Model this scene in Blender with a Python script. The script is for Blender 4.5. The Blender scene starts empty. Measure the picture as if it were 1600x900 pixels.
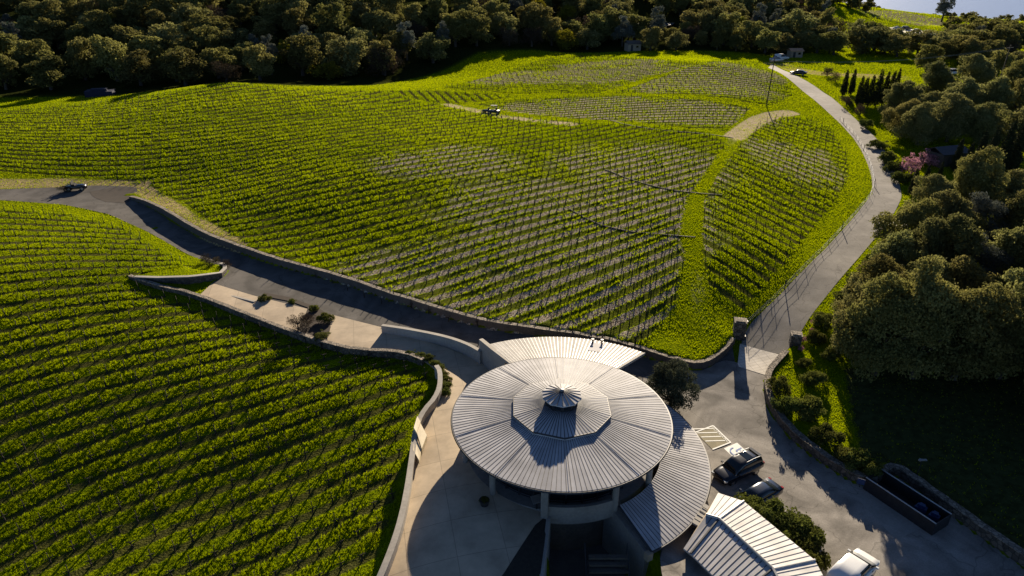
import bpy, math
import numpy as np
from mathutils import Vector
from mathutils.geometry import delaunay_2d_cdt
R = math.radians
rng = np.random.default_rng(7)
scene = bpy.context.scene
COL = scene.collection

# ------------------------------------------------------------------ camera, light, exposure
FOC, PITCH, CAMH = 1067.0, R(26.0), 42.0
cd = bpy.data.cameras.new('camera'); cam = bpy.data.objects.new('camera', cd); COL.objects.link(cam)
cd.sensor_width = 36.0; cd.lens = 36.0 * FOC / 1600.0
cd.clip_start = 0.5; cd.clip_end = 6000
cam.location = (0, 0, CAMH); cam.rotation_euler = (R(90) - PITCH, 0, 0)
scene.camera = cam
SUN_AZ, SUN_EL = R(13.5), R(18.5)           # azimuth to the right of +Y, elevation
world = bpy.data.worlds.new('World'); scene.world = world; world.use_nodes = True
wn = world.node_tree.nodes; wl = world.node_tree.links
bg = wn['Background']; sky = wn.new('ShaderNodeTexSky'); sky.sky_type = 'NISHITA'
sky.sun_disc = False; sky.sun_elevation = SUN_EL; sky.sun_rotation = SUN_AZ
sky.air_density = 0.45; sky.dust_density = 0.15; sky.ozone_density = 3.0
wl.new(sky.outputs[0], bg.inputs[0]); bg.inputs[1].default_value = 0.05
sd_ = bpy.data.lights.new('sun', 'SUN'); sd_.energy = 5.0; sd_.angle = R(0.5); sd_.color = (1.0, 0.85, 0.64)
sun = bpy.data.objects.new('sun', sd_); COL.objects.link(sun)
sdir = Vector((math.sin(SUN_AZ) * math.cos(SUN_EL), math.cos(SUN_AZ) * math.cos(SUN_EL), math.sin(SUN_EL)))
sun.rotation_euler = sdir.to_track_quat('Z', 'Y').to_euler()
vs = scene.view_settings; vs.view_transform = 'Standard'; vs.look = 'None'; vs.gamma = 1.0
vs.exposure = 1.15
scene.cycles.max_bounces = 5; scene.cycles.diffuse_bounces = 2; scene.cycles.glossy_bounces = 3
scene.cycles.transmission_bounces = 3; scene.cycles.transparent_max_bounces = 6
scene.cycles.sample_clamp_indirect = 4.0; scene.cycles.sample_clamp_direct = 12.0
scene.cycles.use_denoising = True

# ------------------------------------------------------------------ pixel -> world helpers (survey of the photograph)
_c, _s = math.cos(PITCH), math.sin(PITCH)
def ray(px, py):
    x = (np.asarray(px, float) - 800) / FOC; y = (450 - np.asarray(py, float)) / FOC
    return np.stack([x, _c + y * _s, -_s + y * _c], -1)
def at(px, py, z=0.0):
    d = ray(px, py); t = (np.asarray(z, float) - CAMH) / d[..., 2]
    return np.stack([d[..., 0] * t, d[..., 1] * t, np.broadcast_to(np.asarray(z, float), t.shape)], -1)
def V3(p): return Vector([float(q) for q in p])

# ------------------------------------------------------------------ object helpers
def tag(o, label=None, cat=None, group=None, kind=None):
    if label: o['label'] = label
    if cat: o['category'] = cat
    if group: o['group'] = group
    if kind: o['kind'] = kind
    return o
def empty(name, loc, rz=0.0):
    o = bpy.data.objects.new(name, None); COL.objects.link(o)
    o.location = [float(q) for q in loc]; o.rotation_euler = (0, 0, rz); o.empty_display_size = 0.3
    return o
def mesh_np(name, V, F, mats=None, midx=None, parent=None, smooth=False, attrs=None, link=True):
    """V (n,3), F list of lists or (m,k) array"""
    me = bpy.data.meshes.new(name)
    V = np.asarray(V, np.float32)
    if isinstance(F, np.ndarray):
        k = F.shape[1]; nf = len(F); li = F.astype(np.int32).ravel(); ls = np.arange(nf, dtype=np.int32) * k
    else:
        nf = len(F); lens = np.array([len(f) for f in F], np.int32)
        li = np.concatenate([np.asarray(f, np.int32) for f in F]); ls = np.concatenate([[0], np.cumsum(lens)[:-1]]).astype(np.int32)
    me.vertices.add(len(V)); me.vertices.foreach_set('co', V.ravel())
    me.loops.add(len(li)); me.loops.foreach_set('vertex_index', li)
    me.polygons.add(nf); me.polygons.foreach_set('loop_start', ls)
    if mats is not None:
        for m in (mats if isinstance(mats, (list, tuple)) else [mats]): me.materials.append(m)
    if midx is not None: me.polygons.foreach_set('material_index', np.asarray(midx, np.int32))
    me.polygons.foreach_set('use_smooth', np.full(nf, bool(smooth)))
    if attrs:
        for an, av in attrs.items():
            a = me.attributes.new(an, 'FLOAT', 'POINT'); a.data.foreach_set('value', np.asarray(av, np.float32))
    me.update(calc_edges=True)
    if not link: return me
    o = bpy.data.objects.new(name, me); COL.objects.link(o)
    if parent is not None: o.parent = parent
    return o
class MB:
    """collects simple solids into one mesh"""
    def __init__(s): s.V = []; s.F = []; s.M = []
    def add(s, vs, fs, m=0):
        b = len(s.V); s.V += [tuple(float(q) for q in v) for v in vs]; s.F += [[b + i for i in f] for f in fs]; s.M += [m] * len(fs)
    def prism(s, poly, z0, z1, m=0):
        """poly: list of (x,y) ccw or list of xyz; z0/z1 numbers or lists"""
        n = len(poly); a = lambda z, i: z[i] if hasattr(z, '__len__') else z
        vs = [(p[0], p[1], a(z0, i)) for i, p in enumerate(poly)] + [(p[0], p[1], a(z1, i)) for i, p in enumerate(poly)]
        ar = sum(poly[i][0] * poly[(i + 1) % n][1] - poly[(i + 1) % n][0] * poly[i][1] for i in range(n))
        fs = [[i, (i + 1) % n, n + (i + 1) % n, n + i] for i in range(n)] + [list(range(n))[::-1], list(range(n, 2 * n))]
        if ar < 0: fs = [f[::-1] for f in fs]
        s.add(vs, fs, m); return s
    def box(s, c, size, rz=0.0, m=0):
        cx, cy, cz = c; a, b, h = size[0] / 2, size[1] / 2, size[2] / 2; co, si = math.cos(rz), math.sin(rz)
        P = [(cx + x * co - y * si, cy + x * si + y * co) for x, y in ((-a, -b), (a, -b), (a, b), (-a, b))]
        return s.prism(P, cz - h, cz + h, m)
    def tube(s, pts, r, n=8, m=0, cap=True):
        pts = [Vector(p) for p in pts]; rs = r if hasattr(r, '__len__') else [r] * len(pts)
        vs = []
        for i, p in enumerate(pts):
            d = (pts[min(i + 1, len(pts) - 1)] - pts[max(i - 1, 0)]).normalized()
            u = d.cross(Vector((0, 0, 1)))
            if u.length < 1e-3: u = Vector((1, 0, 0))
            u.normalize(); w = u.cross(d)
            for k in range(n):
                an = 2 * math.pi * k / n; vs.append(p + (u * math.cos(an) + w * math.sin(an)) * rs[i])
        fs = []
        for i in range(len(pts) - 1):
            for k in range(n): fs.append([i * n + k, i * n + (k + 1) % n, (i + 1) * n + (k + 1) % n, (i + 1) * n + k])
        if cap: fs += [list(range(n))[::-1], [(len(pts) - 1) * n + k for k in range(n)]]
        s.add(vs, fs, m); return s
    def build(s, name, mats, parent=None, smooth=False):
        return mesh_np(name, s.V, s.F, mats, s.M, parent, smooth)
def resample(pts, step):
    pts = np.asarray(pts, float); seg = np.linalg.norm(np.diff(pts[:, :2], axis=0), axis=1); L = np.concatenate([[0], np.cumsum(seg)])
    n = max(2, int(round(L[-1] / step)) + 1); t = np.linspace(0, L[-1], n)
    return np.stack([np.interp(t, L, pts[:, k]) for k in range(pts.shape[1])], -1)
def smooth_line(pts, step=0.7, it=2):
    p = np.asarray(pts, float)
    for _ in range(it):
        q = np.empty((2 * len(p) - 2 + 2, p.shape[1])); q[0] = p[0]; q[-1] = p[-1]
        q[1:-1:2] = p[:-1] * .75 + p[1:] * .25; q[2:-1:2] = p[:-1] * .25 + p[1:] * .75
        p = q
    return resample(p, step)
def inside(P, poly):
    x, y = P[..., 0], P[..., 1]; poly = np.asarray(poly)[:, :2]; c = np.zeros(x.shape, bool); j = len(poly) - 1
    for i in range(len(poly)):
        xi, yi = poly[i]; xj, yj = poly[j]
        with np.errstate(divide='ignore', invalid='ignore'):
            c ^= ((yi > y) != (yj > y)) & (x < (xj - xi) * (y - yi) / (yj - yi + 1e-12) + xi)
        j = i
    return c
def polyline_dist(P, line):
    """signed distance (left of direction positive), param (segment-lerped index), overshoot flag"""
    line = np.asarray(line, float); best = np.full(P.shape[:-1], 1e9); sgn = np.zeros(P.shape[:-1]); par = np.zeros(P.shape[:-1]); over = np.zeros(P.shape[:-1])
    n = len(line) - 1
    for i in range(n):
        a = line[i, :2]; d = line[i + 1, :2] - a; L2 = (d @ d); w = P[..., :2] - a
        tr = (w @ d) / L2; t = np.clip(tr, 0, 1); q = w - t[..., None] * d; ds = np.hypot(q[..., 0], q[..., 1])
        m = ds < best
        best = np.where(m, ds, best); cr = d[0] * w[..., 1] - d[1] * w[..., 0]
        sgn = np.where(m, np.sign(cr), sgn); par = np.where(m, i + t, par)
        L = math.sqrt(L2); ov = np.zeros_like(ds)
        if i == 0: ov = np.where(tr < 0, -tr * L, ov)
        if i == n - 1: ov = np.where(tr > 1, (tr - 1) * L, ov)
        over = np.where(m, ov, over)
    return best * sgn, par, over
def sstep(x, a, b):
    t = np.clip((x - a) / (b - a), 0, 1); return t * t * (3 - 2 * t)

# ------------------------------------------------------------------ value noise for shaping
def vnoise(x, y, sc, seed=0):
    g = np.random.default_rng(seed).random((64, 64)); x = np.asarray(x) / sc; y = np.asarray(y) / sc
    xi = np.floor(x).astype(int); yi = np.floor(y).astype(int); fx = x - xi; fy = y - yi
    fx = fx * fx * (3 - 2 * fx); fy = fy * fy * (3 - 2 * fy); G = lambda a, b: g[a % 64, b % 64]
    return (G(xi, yi) * (1 - fx) + G(xi + 1, yi) * fx) * (1 - fy) + (G(xi, yi + 1) * (1 - fx) + G(xi + 1, yi + 1) * fx) * fy

# ------------------------------------------------------------------ materials
def newmat(name):
    m = bpy.data.materials.new(name); m.use_nodes = True; nt = m.node_tree
    return m, nt.nodes, nt.links, nt.nodes['Principled BSDF']
def simple(name, col, rough=0.7, metal=0.0, nscale=None, namt=0.25, bump=0.0, col2=None, spec=0.5, nrough=None, coat=0.0):
    m, N, L, b = newmat(name)
    b.inputs['Base Color'].default_value = (*col, 1); b.inputs['Roughness'].default_value = rough; b.inputs['Metallic'].default_value = metal
    b.inputs['Specular IOR Level'].default_value = spec
    if coat: b.inputs['Coat Weight'].default_value = coat; b.inputs['Coat Roughness'].default_value = 0.05
    if nscale:
        g = N.new('ShaderNodeNewGeometry'); n1 = N.new('ShaderNodeTexNoise'); n1.inputs['Scale'].default_value = nscale; n1.inputs['Detail'].default_value = 6
        n2 = N.new('ShaderNodeTexNoise'); n2.inputs['Scale'].default_value = nscale * 7.3; n2.inputs['Detail'].default_value = 4
        L.new(g.outputs['Position'], n1.inputs['Vector']); L.new(g.outputs['Position'], n2.inputs['Vector'])
        ad = N.new('ShaderNodeMath'); ad.operation = 'MULTIPLY_ADD'; ad.inputs[1].default_value = 0.5; L.new(n2.outputs[0], ad.inputs[0])
        ml = N.new('ShaderNodeMath'); ml.operation = 'MULTIPLY'; ml.inputs[1].default_value = 0.5; L.new(n1.outputs[0], ml.inputs[0]); L.new(ml.outputs[0], ad.inputs[2])
        r = N.new('ShaderNodeValToRGB'); c2 = col2 or tuple(c * (1 - namt) for c in col)
        hi = tuple(min(1, c * (1 + namt * .6)) for c in col)
        r.color_ramp.elements[0].position = 0.34; r.color_ramp.elements[0].color = (*c2, 1)
        r.color_ramp.elements[1].position = 0.66; r.color_ramp.elements[1].color = (*hi, 1)
        L.new(ad.outputs[0], r.inputs[0]); L.new(r.outputs[0], b.inputs['Base Color'])
        if bump:
            bp = N.new('ShaderNodeBump'); bp.inputs['Strength'].default_value = 0.6; bp.inputs['Distance'].default_value = bump
            L.new(n2.outputs[0], bp.inputs['Height']); L.new(bp.outputs[0], b.inputs['Normal'])
    return m
def leafmat(name, c1, c2, trans=0.3, rough=0.9, objvar=0.25, hue=0.02, spec=0.03):
    """leaf with per-leaf ('v') and per-object variation; part of the light passes through"""
    m, N, L, b = newmat(name)
    at_ = N.new('ShaderNodeAttribute'); at_.attribute_name = 'v'
    oi = N.new('ShaderNodeObjectInfo')
    mx = N.new('ShaderNodeMix'); mx.data_type = 'RGBA'; mx.inputs['A'].default_value = (*c1, 1); mx.inputs['B'].default_value = (*c2, 1)
    L.new(at_.outputs['Fac'], mx.inputs['Factor'])
    hs = N.new('ShaderNodeHueSaturation')
    mr = N.new('ShaderNodeMapRange'); mr.inputs['To Min'].default_value = 1 - objvar; mr.inputs['To Max'].default_value = 1 + objvar
    mh = N.new('ShaderNodeMapRange'); mh.inputs['To Min'].default_value = 0.5 - hue; mh.inputs['To Max'].default_value = 0.5 + hue
    mul = N.new('ShaderNodeMath'); mul.operation = 'FRACT'; m13 = N.new('ShaderNodeMath'); m13.operation = 'MULTIPLY'; m13.inputs[1].default_value = 13.7
    L.new(oi.outputs['Random'], m13.inputs[0]); L.new(m13.outputs[0], mul.inputs[0])
    L.new(oi.outputs['Random'], mr.inputs['Value']); L.new(mul.outputs[0], mh.inputs['Value'])
    L.new(mr.outputs[0], hs.inputs['Value']); L.new(mh.outputs[0], hs.inputs['Hue']); L.new(mx.outputs['Result'], hs.inputs['Color'])
    L.new(hs.outputs[0], b.inputs['Base Color']); b.inputs['Roughness'].default_value = rough; b.inputs['Specular IOR Level'].default_value = spec
    if trans > 0:
        t = N.new('ShaderNodeBsdfTranslucent'); ms = N.new('ShaderNodeMixShader'); ms.inputs[0].default_value = trans
        g = N.new('ShaderNodeHueSaturation'); g.inputs['Value'].default_value = 1.5; g.inputs['Saturation'].default_value = 1.1; L.new(hs.outputs[0], g.inputs['Color'])
        L.new(g.outputs[0], t.inputs['Color']); L.new(b.outputs[0], ms.inputs[1]); L.new(t.outputs[0], ms.inputs[2])
        L.new(ms.outputs[0], N['Material Output'].inputs['Surface'])
    return m
M = {}
def asphalt_mat(name, col, lo, hi):
    """worn asphalt: swirling tyre tracks, patches, fine grit and a few cracks"""
    m, N, L, b = newmat(name); g = N.new('ShaderNodeNewGeometry')
    def nz(sc, det, dist):
        n = N.new('ShaderNodeTexNoise'); n.inputs['Scale'].default_value = sc; n.inputs['Detail'].default_value = det; n.inputs['Distortion'].default_value = dist; L.new(g.outputs['Position'], n.inputs['Vector']); return n.outputs[0]
    def mr(v, a, b_, c, d):
        n = N.new('ShaderNodeMapRange'); n.inputs['From Min'].default_value = a; n.inputs['From Max'].default_value = b_; n.inputs['To Min'].default_value = c; n.inputs['To Max'].default_value = d; L.new(v, n.inputs['Value']); return n.outputs[0]
    def mul(a, b_):
        n = N.new('ShaderNodeMath'); n.operation = 'MULTIPLY'; L.new(a, n.inputs[0]); L.new(b_, n.inputs[1]); return n.outputs[0]
    f = mul(mul(mr(nz(.11, 5, 3.2), .35, .65, lo, hi), mr(nz(.6, 8, .6), .3, .7, .84, 1.12)), mr(nz(9, 3, 0), .3, .7, .85, 1.12))
    v = N.new('ShaderNodeTexVoronoi'); v.feature = 'DISTANCE_TO_EDGE'; v.inputs['Scale'].default_value = .17; nn_ = N.new('ShaderNodeVectorMath'); nn_.operation = 'ADD'
    n3_ = N.new('ShaderNodeTexNoise'); n3_.inputs['Scale'].default_value = .5; sc_ = N.new('ShaderNodeVectorMath'); sc_.operation = 'SCALE'; sc_.inputs['Scale'].default_value = 3.0
    L.new(g.outputs['Position'], n3_.inputs['Vector']); L.new(n3_.outputs['Color'], sc_.inputs[0]); L.new(g.outputs['Position'], nn_.inputs[0]); L.new(sc_.outputs[0], nn_.inputs[1]); L.new(nn_.outputs[0], v.inputs['Vector'])
    f = mul(f, mr(v.outputs['Distance'], .004, .012, .72, 1.0))
    mx = N.new('ShaderNodeMix'); mx.data_type = 'RGBA'; mx.blend_type = 'MULTIPLY'; mx.inputs['Factor'].default_value = 1; mx.inputs['A'].default_value = (*col, 1); L.new(f, mx.inputs['B']); L.new(mx.outputs['Result'], b.inputs['Base Color'])
    b.inputs['Roughness'].default_value = .92; b.inputs['Specular IOR Level'].default_value = .2; return m
M['asphalt'] = asphalt_mat('asphalt', (0.125, 0.115, 0.105), .7, 1.15)
M['court'] = asphalt_mat('court_asphalt', (0.27, 0.248, 0.222), .58, 1.2)
M['road'] = asphalt_mat('road_asphalt', (0.24, 0.222, 0.2), .85, 1.1)
M['dirtroad'] = simple('dirt_road', (0.2,0.18,0.15), 0.9, nscale=0.3, namt=0.4, bump=0.02)
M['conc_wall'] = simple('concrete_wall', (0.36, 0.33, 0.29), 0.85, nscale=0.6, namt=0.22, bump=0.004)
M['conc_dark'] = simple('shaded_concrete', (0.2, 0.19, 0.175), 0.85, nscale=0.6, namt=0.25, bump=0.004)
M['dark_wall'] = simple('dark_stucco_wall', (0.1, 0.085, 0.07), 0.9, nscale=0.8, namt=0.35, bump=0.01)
M['tan_wall'] = simple('tan_stucco', (0.34, 0.27, 0.19), 0.9, nscale=0.7, namt=0.2)
M['metal_dark'] = simple('dark_metal', (0.05, 0.05, 0.055), 0.5, 0.6, nscale=3, namt=0.3)
M['steel'] = simple('galvanised_steel', (0.4, 0.41, 0.42), 0.45, 0.8, nscale=2, namt=0.2)
M['wood_post'] = simple('weathered_wood', (0.045, 0.035, 0.027), 0.9, nscale=4, namt=0.4)
M['vine_bark'] = simple('vine_bark', (0.025, 0.019, 0.014), 0.95, nscale=6, namt=0.4)
M['bark'] = simple('tree_bark', (0.07, 0.055, 0.042), 0.95, nscale=3, namt=0.4)
M['ply'] = simple('pale_timber_panel', (0.62, 0.52, 0.34), 0.6, nscale=2.5, namt=0.15)
M['white_paint'] = simple('road_marking_white', (0.75, 0.75, 0.72), 0.7, nscale=5, namt=0.2)
M['blue_paint'] = simple('road_marking_blue', (0.08, 0.16, 0.42), 0.7, nscale=5, namt=0.2)
M['blue_plastic'] = simple('blue_plastic', (0.014, 0.04, 0.12), 0.5, nscale=3, namt=0.2)
M['car_black'] = simple('black_car_paint', (0.008, 0.009, 0.014), 0.25, 0.0, coat=0.6, nscale=1.5, namt=0.1)
M['car_navy'] = simple('dark_blue_car_paint', (0.012, 0.022, 0.045), 0.22, 0.2, coat=0.7, nscale=1.5, namt=0.1)
M['car_white'] = simple('white_car_paint', (0.72, 0.73, 0.74), 0.3, coat=0.4, nscale=1.5, namt=0.05)
M['car_glass'] = simple('car_glass', (0.01, 0.014, 0.016), 0.06, spec=0.8, nscale=2, namt=0.05)
M['tyre'] = simple('tyre_rubber', (0.015, 0.015, 0.015), 0.85, nscale=8, namt=0.2)
M['rim'] = simple('alloy_rim', (0.45, 0.45, 0.46), 0.3, 0.9, nscale=8, namt=0.1)
M['lamp_red'] = simple('tail_lamp', (0.3, 0.01, 0.01), 0.2, nscale=8, namt=0.1)
M['lamp_clear'] = simple('head_lamp', (0.6, 0.62, 0.62), 0.12, nscale=8, namt=0.1)
M['glass'] = simple('window_glass', (0.012, 0.016, 0.02), 0.08, spec=0.7, nscale=1, namt=0.1)
M['leaf_oak'] = leafmat('oak_leaf', (0.058, 0.06, 0.018), (0.225, 0.212, 0.075), 0.32, objvar=0.3, hue=0.015)
M['leaf_oak_pale'] = leafmat('pale_oak_leaf', (0.065, 0.072, 0.024), (0.25, 0.245, 0.095), 0.3, objvar=0.3, hue=0.015)
M['leaf_grey'] = leafmat('grey_pine_needle', (0.055, 0.062, 0.05), (0.17, 0.185, 0.15), 0.15, objvar=0.2, hue=0.012)
M['leaf_spring'] = leafmat('spring_leaf', (0.08, 0.085, 0.012), (0.17, 0.16, 0.02), 0.3, objvar=0.2)
M['leaf_cyp'] = leafmat('cypress_leaf', (0.016, 0.022, 0.011), (0.045, 0.052, 0.025), 0.05, objvar=0.2)
M['leaf_olive'] = leafmat('olive_leaf', (0.035, 0.042, 0.026), (0.1, 0.112, 0.068), 0.12, objvar=0.1)
M['leaf_shrub'] = leafmat('shrub_leaf', (0.045, 0.058, 0.014), (0.13, 0.14, 0.035), 0.25, objvar=0.25)
M['leaf_pink'] = leafmat('pink_blossom', (0.2, 0.1, 0.12), (0.38, 0.21, 0.26), 0.3)
M['leaf_far'] = leafmat('brown_twig', (0.05, 0.038, 0.024), (0.1, 0.078, 0.05), 0.1, objvar=0.25)
M['grass'] = leafmat('grass_blade', (0.075, 0.13, 0.002), (0.33, 0.375, 0.004), 0.55, rough=0.6, objvar=0.0, hue=0.0)
M['straw'] = leafmat('dry_straw', (0.24, 0.2, 0.14), (0.6, 0.54, 0.43), 0.3, rough=0.7, objvar=0.0, hue=0.0)

def concrete_slab_mat(name, col, sx, sy, rot):
    m, N, L, b = newmat(name)
    g = N.new('ShaderNodeNewGeometry'); mp = N.new('ShaderNodeMapping'); mp.inputs['Rotation'].default_value = (0, 0, rot)
    L.new(g.outputs['Position'], mp.inputs['Vector'])
    br = N.new('ShaderNodeTexBrick'); br.offset = 0.0; br.inputs['Scale'].default_value = 1.0; br.inputs['Brick Width'].default_value = sx; br.inputs['Row Height'].default_value = sy
    br.inputs['Mortar Size'].default_value = 0.025; br.inputs['Mortar Smooth'].default_value = 0.4; br.inputs['Bias'].default_value = 0.0
    br.inputs['Color1'].default_value = (*[c * 1.04 for c in col], 1); br.inputs['Color2'].default_value = (*[c * 0.93 for c in col], 1); br.inputs['Mortar'].default_value = (*[c * 0.55 for c in col], 1)
    L.new(mp.outputs[0], br.inputs['Vector'])
    n = N.new('ShaderNodeTexNoise'); n.inputs['Scale'].default_value = 0.45; n.inputs['Detail'].default_value = 8; n.inputs['Roughness'].default_value = 0.65; L.new(g.outputs['Position'], n.inputs['Vector'])
    mr = N.new('ShaderNodeMapRange'); mr.inputs['From Min'].default_value = 0.3; mr.inputs['From Max'].default_value = 0.7; mr.inputs['To Min'].default_value = 0.68; mr.inputs['To Max'].default_value = 1.12; L.new(n.outputs[0], mr.inputs['Value'])
    mm = N.new('ShaderNodeMix'); mm.data_type = 'RGBA'; mm.blend_type = 'MULTIPLY'; mm.inputs['Factor'].default_value = 1
    L.new(br.outputs[0], mm.inputs['A']); L.new(mr.outputs[0], mm.inputs['B']); L.new(mm.outputs['Result'], b.inputs['Base Color']); b.inputs['Roughness'].default_value = 0.85
    return m
M['terrace'] = concrete_slab_mat('terrace_concrete', (0.54, 0.43, 0.3), 3.6, 3.6, R(-12))
M['gate_slab'] = concrete_slab_mat('gate_paving', (0.8, 0.73, 0.62), 0.9, 0.45, R(-14))
def stone_mat(name, col, scale):
    m, N, L, b = newmat(name)
    g = N.new('ShaderNodeNewGeometry'); v = N.new('ShaderNodeTexVoronoi'); v.inputs['Scale'].default_value = scale; L.new(g.outputs['Position'], v.inputs['Vector'])
    v2 = N.new('ShaderNodeTexVoronoi'); v2.feature = 'DISTANCE_TO_EDGE'; v2.inputs['Scale'].default_value = scale; L.new(g.outputs['Position'], v2.inputs['Vector'])
    sp = N.new('ShaderNodeSeparateColor'); L.new(v.outputs['Color'], sp.inputs[0])
    r = N.new('ShaderNodeValToRGB'); r.color_ramp.elements[0].color = (*[c * .5 for c in col], 1); r.color_ramp.elements[1].color = (*[min(1, c * 1.4) for c in col], 1); L.new(sp.outputs[0], r.inputs[0])
    e = N.new('ShaderNodeMapRange'); e.inputs['From Max'].default_value = 0.12; e.inputs['To Min'].default_value = 0.3; L.new(v2.outputs['Distance'], e.inputs['Value'])
    mm = N.new('ShaderNodeMix'); mm.data_type = 'RGBA'; mm.blend_type = 'MULTIPLY'; mm.inputs['Factor'].default_value = 1
    L.new(r.outputs[0], mm.inputs['A']); L.new(e.outputs[0], mm.inputs['B']); L.new(mm.outputs['Result'], b.inputs['Base Color']); b.inputs['Roughness'].default_value = 0.9
    bp = N.new('ShaderNodeBump'); bp.inputs['Distance'].default_value = 0.05; bp.inputs['Strength'].default_value = 0.8; L.new(e.outputs[0], bp.inputs['Height']); L.new(bp.outputs[0], b.inputs['Normal'])
    return m
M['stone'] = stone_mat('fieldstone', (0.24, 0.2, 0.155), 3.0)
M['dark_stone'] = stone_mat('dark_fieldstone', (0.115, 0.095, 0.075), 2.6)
def roof_mat(name, col, rough, metal):
    m, N, L, b = newmat(name)
    g = N.new('ShaderNodeNewGeometry')
    n = N.new('ShaderNodeTexNoise'); n.inputs['Scale'].default_value = 0.7; n.inputs['Detail'].default_value = 7; L.new(g.outputs['Position'], n.inputs['Vector'])
    at_ = N.new('ShaderNodeAttribute'); at_.attribute_name = 'v'
    r = N.new('ShaderNodeValToRGB'); r.color_ramp.elements[0].position = .3; r.color_ramp.elements[0].color = (*[c * .8 for c in col], 1); r.color_ramp.elements[1].position = .7; r.color_ramp.elements[1].color = (*[min(1, c * 1.1) for c in col], 1)
    L.new(n.outputs[0], r.inputs[0])
    mr = N.new('ShaderNodeMapRange'); mr.inputs['To Min'].default_value = 0.88; mr.inputs['To Max'].default_value = 1.08; L.new(at_.outputs['Fac'], mr.inputs['Value'])
    mm = N.new('ShaderNodeMix'); mm.data_type = 'RGBA'; mm.blend_type = 'MULTIPLY'; mm.inputs['Factor'].default_value = 1
    L.new(r.outputs[0], mm.inputs['A']); L.new(mr.outputs[0], mm.inputs['B']); L.new(mm.outputs['Result'], b.inputs['Base Color'])
    b.inputs['Metallic'].default_value = metal; b.inputs['Specular IOR Level'].default_value = .05
    rr = N.new('ShaderNodeMapRange'); rr.inputs['To Min'].default_value = rough - .08; rr.inputs['To Max'].default_value = rough + .1; L.new(n.outputs[0], rr.inputs['Value']); L.new(rr.outputs[0], b.inputs['Roughness'])
    return m
M['roof'] = roof_mat('standing_seam_metal', (0.54, 0.53, 0.535), 0.7, 0.0)
M['roof_white'] = roof_mat('pale_standing_seam_metal', (0.45, 0.43, 0.4), 0.7, 0.0)
M['seam'] = simple('roof_seam', (0.06, 0.06, 0.065), 0.6, 0.0, nscale=2, namt=0.2)
M['seam_pale'] = simple('roof_seam_pale', (0.5, 0.49, 0.48), 0.5, 0.4, nscale=2, namt=0.2)

# ------------------------------------------------------------------ site levels: walls (base line, height) and terrain control points
def W(pts): return np.array([list(at(p[0], p[1], p[2])) + [p[3]] for p in pts])      # x,y,z_base,height
wall_hill = W([(205, 311, 3.90, 0.13), (236, 326, 3.50, 0.68), (262, 343, 3.20, 1.02), (315, 374, 3.12, 1.10), (367, 394, 3.06, 1.06), (420, 413, 3.02, 0.98), (465, 427, 3.00, 0.94), (557, 454, 2.80, 0.89), (623, 477, 2.80, 0.89), (702, 501, 2.75, 0.89), (767, 516, 2.60, 0.89), (826, 528, 2.08, 0.89), (928, 543, 1.24, 0.89), (983, 554, 0.76, 0.89), (1040, 570, 0.50, 0.89), (1085, 579, 0.50, 0.85), (1104, 575, 0.50, 0.85), (1127, 560, 0.60, 0.85), (1143, 543, 0.80, 0.94)])
wall_wedge = W([(208, 437, 3.40, 0.13), (250, 441, 3.40, 0.51), (300, 443, 3.30, 0.85), (330, 438, 3.25, 0.72), (346, 433, 3.25, 0.47), (353, 424, 3.30, 0.38), (351, 417, 3.40, 0.34), (345, 415, 3.40, 0.26)])
wall_low = W([(205, 436, 3.40, 0.13), (250, 449, 3.40, 0.34), (310, 464, 3.00, 0.42), (380, 490, 2.90, 0.42), (450, 517, 2.80, 0.42), (510, 537, 2.80, 0.42), (560, 548, 2.80, 0.38), (620, 552, 2.80, 0.34), (660, 562, 2.80, 0.30), (688, 585, 2.80, 0.26), (690, 608, 2.80, 0.30), (684, 630, 2.80, 0.51), (662, 652, 2.80, 0.81), (651, 675, 2.80, 0.85), (645, 720, 2.80, 0.85), (636, 780, 2.80, 0.85), (624, 830, 2.80, 0.85), (608, 872, 2.80, 0.85), (590, 910, 2.80, 0.85), (560, 960, 2.80, 0.85)])
wall_court = W([(1226, 562, .9, .5), (1211, 576, .8, .6), (1198, 592, .5, 1.0), (1196, 612, .3, 1.3), (1203, 640, .1, 1.4), (1228, 677, 0, 1.4), (1275, 717, 0, 1.4), (1345, 760, 0, 1.5), (1366, 756, 0, 1.5), (1392, 738, 0, 1.5), (1440, 772, 0, 1.5), (1492, 810, 0, 1.5), (1545, 848, 0, 1.5), (1610, 894, 0, 1.5), (1720, 975, 0, 1.5)])
for nm_, sm in (('wall_hill', 2), ('wall_low', 1), ('wall_court', 1)):
    globals()[nm_] = smooth_line(globals()[nm_], 0.9, sm)
def step_of(P, line, side, decay, width=0.22):
    sd, par, over = polyline_dist(P, line); sd = sd * side
    h = np.interp(par, np.arange(len(line)), line[:, 3])
    return h * sstep(sd, -width, width) * np.exp(-np.maximum(sd, 0) / decay) * np.exp(-(over / (1.2 + .7 * np.maximum(sd, 0))) ** 2)
def steps(P):
    hw = wall_hill.copy(); hw[:, 3] = np.interp(np.arange(len(hw)) / (len(hw) - 1), [0, .15, 1], [.1, 1.0, 1.0])
    z = step_of(P, hw, +1, 11.0)
    z = z + step_of(P, wall_wedge, +1, 10.0)
    lw = wall_low.copy(); lw[:, 3] = np.interp(np.arange(len(lw)) / (len(lw) - 1), [0, .08, .3, .6, 1], [.0, .15, .4, .5, .9])
    z = z - step_of(P, lw, -1, 10.0)
    cw = wall_court.copy(); cw[:, 3] = .75
    z = z + step_of(P, cw, +1, 12.0)
    return z
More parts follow.
